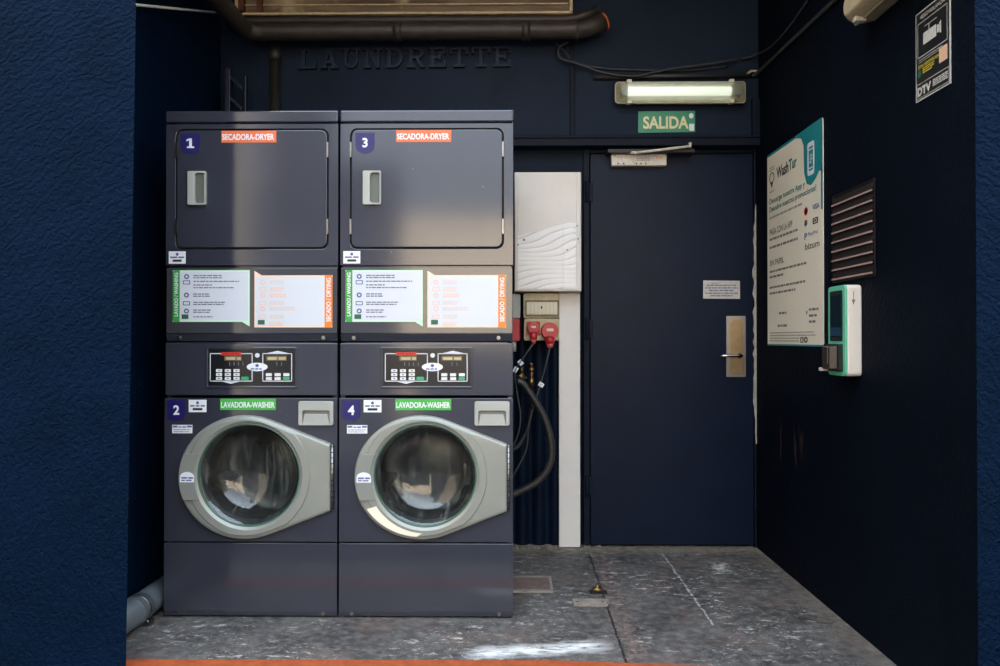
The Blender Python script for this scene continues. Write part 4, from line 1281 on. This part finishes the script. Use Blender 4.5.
    inl = [(ccx - math.sqrt((RG + .014) ** 2 - (z - ccz) ** 2), z) for z in seq]
    b.loft([[F(u, v, nn) for u, v in outl + inl[::-1]] for nn in (.015, .0285)], False, True, True)
    build(b, 'door_grip', pd, bevel=.002)
    b = MB('white'); u0_, u1_, v0_, v1_ = X(358), X(372.4), Z(481.4), Z(471.2)
    pts = [(u0_, v0_), (u1_, v0_), (u1_, v0_ + .02)] + [((u0_ + u1_) / 2 + (u1_ - u0_) / 2 * math.cos(R(a)), v0_ + .02 + .02 * math.sin(R(a))) for a in range(20, 180, 20)] + [(u0_, v0_ + .02)]
    b.prism(pts, F, .0285, .0292); b.use('ink_blue'); b.words(u0_ + .006, u1_ - .004, v0_ + .014, .006, F, .0296, rg); b.words(u0_ + .006, u1_ - .004, v0_ + .005, .005, F, .0296, rg)
    build(b, 'door_sticker', pd)
    b = MB('steel'); b.tube([F(X(508.6), hb + .004, .010), F(X(508.6), ht - .004, .010)], .0055, 10)
    b.use('gap')
    for i in range(12):
        z = hb + (ht - hb) * (i + .5) / 12; b.tube([F(X(508.6), z - .0015, .010), F(X(508.6), z + .0015, .010)], .006, 10)
    build(b, 'hinge', pd)
    if extra:
        b = MB('poster')
        arc = [R(a) for a in range(212, 272, 5)]
        oo = [(cxo + (rxo - .014) * math.cos(a), czo + (rzo - .014) * math.sin(a)) for a in arc]
        ii = [(ccx + (RG + .026) * math.cos(a), ccz + (RG + .026) * math.sin(a)) for a in arc]
        b.prism(oo + ii[::-1], F, .0255, .0268)
        o = build(b, 'torn_label', pd); o['label'] = 'torn cream paper strip on the ring'
    # detergent drawer
    b = MB('grey_plastic')
    do = rrect(X(474.6), X(509.6), Z(425.2), Z(401.2), .007, 4); di = rrect(X(478.6), X(506), Z(423.8), Z(410.6), (.003, .003, .008, .008), 4)
    b.ring(do, di, F, 0, .014)
    dd = build(b, 'detergent_drawer', w, bevel=.003); _origin[dd.name] = Vector(w.location)
    b = MB('grey_plastic_dim'); b.prism(di, F, -.002, .002); b.use('grey_plastic')
    b.prism([(X(478.4), Z(424)), (X(506.2), Z(424)), (X(503.2), Z(414.2)), (X(480.6), Z(414.2))], F, .002, .011)
    build(b, 'drawer_pull', dd, bevel=.002)
    badge(342, 360.4, 400.4, 421.4, washer_no, w, 0)
    price(363.6, 381.4, 400, 412.4, w, 0)
    b = MB('white'); b.prism(rrect(X(347), X(367.3), Z(433.6), Z(425.2), 0), F, 0, .0008); b.use('ink_blue'); b.rect(X(347.6), X(352.5), Z(427.8), Z(426), F, .0012); b.rect(X(362), X(366.8), Z(427.8), Z(426), F, .0012); b.words(X(353.5), X(361), Z(428), .005, F, .0012, rg)
    b.use('ink'); b.words(X(348.5), X(365.5), Z(430.4), .003, F, .0012, rg); b.words(X(348.5), X(364), Z(432.4), .003, F, .0012, rg)
    build(b, 'warning_sticker', w)
    b = MB('green'); b.prism(rrect(X(395.2), X(451.2), Z(410.2), Z(398.9), 0), F, 0, .001); b.use('white')
    b.text('LAVADORA-WASHER', F, X(396.2), X(450.2), Z(408), Z(402), .0015, .028)
    build(b, 'name_label', w)

make_stack(0, '1', '2', 'graphite tumble dryer with indigo badge numbered 1 on the left stack', 'graphite front loading washer with indigo badge numbered 2 on the floor', False)
make_stack(1, '3', '4', 'graphite tumble dryer with indigo badge numbered 3 on the right stack', 'graphite front loading washer with indigo badge numbered 4 on the floor', True)

# ------------------------------------------------------------------ right wall: poster, vent, terminal, camera sign
W = RW(XR)
def rw(px, py): q = at_x(px, py, XR); return -q.y, q.z
a_ = rw(768, 156); b_ = rw(823.6, 117); c_ = rw(770, 345.4)
u0, u1, v1, v0 = a_[0], b_[0], (a_[1] + b_[1]) / 2, c_[1]
PW, PH = u1 - u0, v1 - v0
def pu(f): return u0 + PW * f
def pv(f): return v1 - PH * f
b = MB('poster'); b.prism(rrect(u0, u1, v0, v1, .012), W, .0005, .004)
N_ = .0048
b.use('teal')
# teal corner: top strip on the right widening into a drop with the phone icon
b.flat([(pu(.50), pv(0)), (pu(.66), pv(.030)), (pu(.70), pv(.07)), (pu(.71), pv(.20)), (pu(.75), pv(.255)), (pu(.82), pv(.272)), (pu(.90), pv(.25)), (pu(.95), pv(.225)), (pu(1), pv(.235)), (pu(1), pv(.0))], W, N_)
b.rect(pu(.0), pu(.55), pv(.012), pv(0), W, N_)
b.rect(pu(.975), pu(1), pv(.40), pv(.22), W, N_)
b.rect(pu(0), pu(1), pv(1), pv(.992), W, N_)
b.use('white')
b.ring(rrect(pu(.765), pu(.875), pv(.225), pv(.075), .012, 3), rrect(pu(.785), pu(.855), pv(.205), pv(.095), .006, 3), W, .004, N_ + .0006)
b.rect(pu(.765), pu(.875), pv(.196), pv(.190), W, N_ + .0006); b.rect(pu(.765), pu(.875), pv(.112), pv(.106), W, N_ + .0006)
b.text('App', W, pu(.79), pu(.85), pv(.175), pv(.13), N_ + .0006, 0, 90)
b.use('black_ink')
# emblem: outlined bowl with a dark drop below, three lines
b.ring(ellipse(pu(.10), pv(.13), PW * .05, PH * .028, 20), ellipse(pu(.10), pv(.13), PW * .042, PH * .022, 20), W, .004, N_)
b.flat([(pu(.06), pv(.145)), (pu(.10), pv(.185)), (pu(.14), pv(.145)), (pu(.10), pv(.155))], W, N_)
for f in (.075, .088, .200): b.rect(pu(.05), pu(.15), pv(f + .003), pv(f), W, N_)
b.text('Wash', W, pu(.20), pu(.43), pv(.152), pv(.094), N_, .03)
b.use('teal_ink'); b.text('Tur', W, pu(.44), pu(.58), pv(.148), pv(.094), N_, .03)
b.text('Descarga nuestra App y', W, pu(.05), pu(.72), pv(.272), pv(.236), N_, .02)
b.text('Descubre nuestras promociones!', W, pu(.05), pu(.90), pv(.314), pv(.278), N_, .02)
b.use('pale_ink'); rng2 = random.Random(5)
b.words(pu(.05), pu(.68), pv(.342), .010, W, N_, rng2)
b.use('grey_ink')
b.text('PAGA CON LA APP', W, pu(.05), pu(.50), pv(.427), pv(.394), N_, .025)
for f, e in ((.455, .62), (.497, .60)): b.words(pu(.05), pu(e), pv(f), .011, W, N_, rng2)
b.text('SIN PAPEL', W, pu(.05), pu(.34), pv(.586), pv(.557), N_, .025)
for f, e in ((.622, .74), (.650, .34), (.705, .72), (.735, .55)): b.words(pu(.05), pu(e), pv(f), .010, W, N_, rng2)
# payment marks
b.use('red_ink'); b.flat(ellipse(pu(.735), pv(.380), PW * .030, PH * .019, 18), W, N_); b.rect(pu(.71), pu(.765), pv(.387), pv(.373), W, N_)
b.use('ink_blue'); b.text('VISA', W, pu(.84), pu(.95), pv(.388), pv(.364), N_, .03)
b.use('red_ink'); b.flat(ellipse(pu(.735), pv(.428), PW * .026, PH * .009, 14), W, N_)
b.use('teal_ink'); b.flat(ellipse(pu(.735), pv(.437), PW * .026, PH * .012, 14), W, N_ + .0003)
b.use('black_ink'); b.ring(rrect(pu(.845), pu(.925), pv(.452), pv(.425), .004, 2), rrect(pu(.86), pu(.91), pv(.447), pv(.430), .003, 2), W, .004, N_); b.rect(pu(.87), pu(.90), pv(.443), pv(.434), W, N_)
b.use('ink_blue'); b.text('P', W, pu(.71), pu(.75), pv(.510), pv(.480), N_, .02); b.text('PayPal', W, pu(.77), pu(.92), pv(.502), pv(.482), N_)
b.use('grey_ink'); b.text('bizum', W, pu(.72), pu(.95), pv(.558), pv(.528), N_, .025)
# contact lines beside where the codes sat, and the foot
for f, x0_, x1_ in ((.842, .24, .40), (.905, .24, .40), (.838, .78, .93), (.866, .78, .93), (.893, .78, .90)): b.words(pu(x0_), pu(x1_), pv(f), .010, W, N_, rng2)
b.flat(ellipse(pu(.225), pv(.90), .008, .008, 10), W, N_); b.flat(ellipse(pu(.745), pv(.845), .008, .008, 10), W, N_)
b.use('pale_ink')
for f, e in ((.938, .86), (.952, .88), (.966, .62), (.979, .62)): b.words(pu(.05), pu(e), pv(f), .006, W, N_, rng2)
b.use('black_ink')
b.ring(rrect(pu(.635), pu(.685), pv(.984), pv(.958), .003, 2), rrect(pu(.648), pu(.672), pv(.979), pv(.963), .002, 2), W, .004, N_); b.ring(ellipse(pu(.725), pv(.970), PW * .03, PH * .014, 16), ellipse(pu(.725), pv(.970), PW * .014, PH * .007, 16), W, .004, N_)
tag(build(b, 'poster'), 'cream and teal instruction poster on the right wall beside the door', 'poster')

# louvred vent
(u0, v1), (u1, v0) = rw(833.5, 196.5), rw(876, 279)
v0 = rw(834, 283)[1]
vt = thing('wall_vent', (XR, -(u0 + u1) / 2, v0), 'brown louvred vent with worn pale slat edges on the right wall', 'vent')
b = MB('vent_dark'); b.prism(rrect(u0, u1, v0, v1, 0), W, 0, .0015); build(b, 'vent_back', vt)
b = MB('vent_dark')
b.ring(rrect(u0, u1, v0, v1, 0), rrect(u0 + .005, u1 - .005, v0 + .005, v1 - .005, 0), W, 0, .005); build(b, 'vent_frame', vt)
ns = 9; sh = (v1 - v0 - .016) / ns
b = MB('vent_slat')
for i in range(ns):
    z = v0 + .008 + sh * i
    b.use('vent_dark')
    L0 = [(.0016, z + sh * .9), (.009, z + .006), (.011, z + .006), (.0030, z + sh * .9)]
    b.loft([[W(u, v, n) for n, v in L0] for u in (u0 + .006, u1 - .006)], False, True, True)
    b.use('vent_edge')
    L0 = [(.0088, z + .001), (.0116, z + .001), (.0116, z + .0075), (.0088, z + .0075)]
    b.loft([[W(u, v, n) for n, v in L0] for u in (u0 + .006, u1 - .006)], False, True, True)
build(b, 'louvre_slats', vt)

# payment terminal
XT = XR - .062
near = at_x(845.3, 330, XT); far = at_x(828, 330, XT)
uN, uF = -near.y, -far.y                          # u grows towards the viewer
zt, zb = at_x(845.3, 284.5, XT).z, at_x(845.3, 376.5, XT).z
T = RW(XT)
def tz(py): return at_x(836, py, XT).z
tm = thing('payment_terminal', (XR, -(uN + uF) / 2, zb), 'off white and mint payment terminal on the right wall below the vent', 'terminal')
b = MB('terminal'); b.prism(rrect(uF, uN, zb, zt, .016, 5), T, -.062, -.008)
b.use('ink_pale'); b.use('grey_ink')
FT = FR(-uN)
xm = XT + .030; za = zt - .055
b.flat([(xm - .007, za), (xm, za - .02), (xm + .007, za)], FT, .0008); b.rect(xm - .0012, xm + .0012, za, za + .03, FT, .0008)
build(b, 'terminal_body', tm, bevel=.006, seg=3)
b = MB('mint')
b.prism(rrect(uF, uN, zb, zt, .016, 5), T, -.008, .0); build(b, 'front_bezel', tm, bevel=.003)
b = MB('black_ink'); b.prism(rrect(uF + .022, uN - .022, tz(341), tz(291), .006), T, 0, .002)
sc_ = build(b, 'screen_surround', tm); _origin[sc_.name] = Vector(tm.location)
b = MB('screen'); b.rect(uF + .030, uN - .030, tz(337), tz(295.5), T, .0026); b.use('screen_low'); b.rect(uF + .030, uN - .030, tz(336), tz(327.5), T, .003); build(b, 'screen', sc_)
b = MB('rubber'); b.prism(rrect(uF - .004, uN - .02, tz(371), tz(344), .008), T, 0, .016); 
b.use('slot_brown'); b.loft([[T(u, v, n) for u, v in rrect(uF + .035 + i, uN - .036 - i, tz(369), tz(345.5) - i, .004)] for n, i in ((.016, 0), (.040, .006))], False, True, True)
b.use('chrome'); b.box(XT - .041, XT - .0395, -(uF + .09), -(uF + .086), tz(364), tz(347))
build(b, 'card_reader', tm)
b = MB('terminal'); b.prism(rrect(uF - .005, uF + .035, tz(371.5), tz(368), .002), T, .014, .034); build(b, 'receipt_slot', tm)

# camera warning sign
(ua, vt_), (ub, vb_) = rw(916.5, 15.5), rw(951.5, 84.5)
u0, u1 = ua, ub; v1 = vt_; v0 = rw(915.5, 104)[1]
PW, PH = u1 - u0, v1 - v0
b = MB('sign_white'); b.prism(rrect(u0, u1, v0, v1, 0), W, .0004, .0028)
b.use('sign_black'); b.rect(pu(.025), pu(.975), pv(.985), pv(.015), W, .0034)
b.use('sign_white')
def line_frame(a, c, d, e, t, n):
    b.rect(pu(a), pu(c), pv(e), pv(e - t), W, n); b.rect(pu(a), pu(c), pv(d + t), pv(d), W, n); b.rect(pu(a), pu(a) + PH * t, pv(e), pv(d), W, n); b.rect(pu(c) - PH * t, pu(c), pv(e), pv(d), W, n)
line_frame(.07, .93, .13, .52, .008, .0038); line_frame(.03, .97, .81, .975, .006, .0038)
b.text('VIDEOVIGILANCIA', W, pu(.14), pu(.86), pv(.095), pv(.05), .0038, .012)
# camera pictogram
b.flat([(pu(.24), pv(.40)), (pu(.62), pv(.40)), (pu(.62), pv(.27)), (pu(.24), pv(.27))], W, .0038)
b.flat([(pu(.64), pv(.375)), (pu(.70), pv(.375)), (pu(.70), pv(.29)), (pu(.64), pv(.29))], W, .0038)
b.flat([(pu(.71), pv(.385)), (pu(.76), pv(.40)), (pu(.76), pv(.26)), (pu(.71), pv(.28))], W, .0038)
b.rect(pu(.40), pu(.425), pv(.27), pv(.20), W, .0038); b.rect(pu(.28), pu(.64), pv(.205), pv(.198), W, .0038)
b.rect(pu(.10), pu(.80), pv(.552), pv(.545), W, .0038); b.rect(pu(.10), pu(.70), pv(.575), pv(.570), W, .0038)
b.use('sign_yellow'); b.text('ZONA VIDEOVIGILADA', W, pu(.08), pu(.70), pv(.64), pv(.605), .0038, .02)
for f, x1_ in ((.665, .56), (.69, .56), (.715, .50)): b.words(pu(.22), pu(x1_), pv(f), .0035, W, .0038, rng2)
b.use('dark_green'); b.flat(ellipse(pu(.12), pv(.70), .010, .012, 12), W, .0038)
b.use('sign_photo'); b.rect(pu(.70), pu(.93), pv(.72), pv(.56), W, .0038)
b.use('sign_white'); b.text('DTV', W, pu(.06), pu(.47), pv(.950), pv(.850), .0042, .055)
for f in (.865, .885, .905, .925): b.words(pu(.52), pu(.94), pv(f), .0036, W, .0042, rng2)
tag(build(b, 'camera_warning_sign'), 'black DTV camera warning sign high on the right wall', 'sign')

# bare plaster strip where the door frame meets the right wall
rg = random.Random(12)
ztop, zbot = at_y(756, 203, YW).z, at_y(756, 445, YW).z
n = 40; le, ri = [], []
for i in range(n + 1):
    t = i / n; z = zbot + (ztop - zbot) * t
    wd = .013 * min(1, 6 * t + .1, 7 * (1 - t) + .08)
    le.append((XR - .004 - wd * rg.uniform(.5, 1.4), z)); ri.append((XR - .001, z))
b = MB('plaster')
b.prism([(ri[i]) for i in range(n + 1)] + le[::-1], FR(YR - .03), 0, .003)
struct(b, 'trim_bare_plaster_strip')

# ------------------------------------------------------------------ left floor pipe, things on the floor
fpz = .056; fpx = -1.422
dr_ = thing('waste_pipe', (fpx, 2.8, 0), 'grey plastic waste pipe on the floor left of the washer numbered 2', 'pipe')
b = MB('pipe_grey'); b.tube([(fpx, YFL + .09, fpz), (fpx, YM + .62, fpz)], .052, 24); build(b, 'pipe_run', dr_)
q = at_x(147, 590, fpx)
b = MB('pipe_grey'); ym = 2.86
b.tube([(fpx, ym - .05, fpz), (fpx, ym - .042, fpz), (fpx, ym + .03, fpz), (fpx, ym + .034, fpz)], [.0525, .056, .056, .0525], 24)
build(b, 'pipe_collar', dr_)
b = MB('steel')
b.tube([(fpx, ym - .012, fpz), (fpx, ym + .0, fpz)], .0575, 24)
b.box(fpx + .035, fpx + .062, ym - .02, ym + .006, .0, .022); b.tube([(fpx + .048, ym - .026, .016), (fpx + .048, ym + .012, .016)], .007, 8)
build(b, 'clamp', dr_)

p = at_z(597.5, 592.5); fl = thing('floor_bolt', (p.x, p.y, 0), 'small brass floor bolt by the dark joint in the floor', 'bolt')
b = MB('rubber'); b.box(p.x - .035, p.x + .04, p.y - .022, p.y + .02, 0, .004); build(b, 'bolt_base', fl)
b = MB('brass'); b.tube([(p.x - .022, p.y, .012), (p.x + .022, p.y, .012)], .012, 10); b.tube([(p.x, p.y, .012), (p.x, p.y, .032)], .009, 10); build(b, 'bolt_barrel', fl)
a = at_z(574, 606.5); c = at_z(605.5, 600)
b = MB('wood_pale'); b.box(a.x, c.x, a.y, c.y, 0, .006)
b.use('black_ink')
for f in (.12, .88): x = a.x + (c.x - a.x) * f; b.flat(ellipse(x, (a.y + c.y) / 2, .006, .006, 10), FL(.0063), 0)
tag(build(b, 'floor_plate', bevel=.001), 'flat pale metal plate with two holes in front of the brass bolt', 'plate')
a = at_z(500, 593); c = at_z(551, 577)
b = MB('wood_pale'); b.box(a.x, c.x, a.y, c.y, 0, .006); b.use('pink_worn'); b.rect(a.x + .05, c.x - .012, a.y + .03, c.y - .03, FL(.0064), 0)
tag(build(b, 'scrap_board', bevel=.002), 'flat pale scrap board on the floor right of the washer numbered 4', 'board')
# crumbs of plaster at the foot of the recess
b = MB('crumb'); rg = random.Random(4)
for i in range(60):
    x = rg.uniform(at_z(516, 545).x, at_z(556, 545).x) if i < 48 else rg.uniform(at_z(583, 545).x, at_z(600, 545).x)
    y = rg.uniform(YR - .075, YR - .01); r = rg.uniform(.003, .010)
    pts = []
    k = 8; ph = rg.random() * 6
    ring0 = [Vector((x + r * (1 + .3 * rg.uniform(-1, 1)) * math.cos(ph + 6.283 * j / k), y + r * .7 * math.sin(ph + 6.283 * j / k), 0)) for j in range(k)]
    ring1 = [Vector((x + (p_.x - x) * .8, y + (p_.y - y) * .8, r * rg.uniform(.5, .9))) for p_ in ring0]
    ring2 = [Vector((x + (p_.x - x) * .3, y + (p_.y - y) * .3, r * 1.1)) for p_ in ring0]
    b.loft([ring0, ring1, ring2], False, True, True)
o = build(b, 'plaster_crumbs'); o['kind'] = 'stuff'
tag(o, 'pale plaster crumbs at the foot of the corrugated sheet', 'rubble')
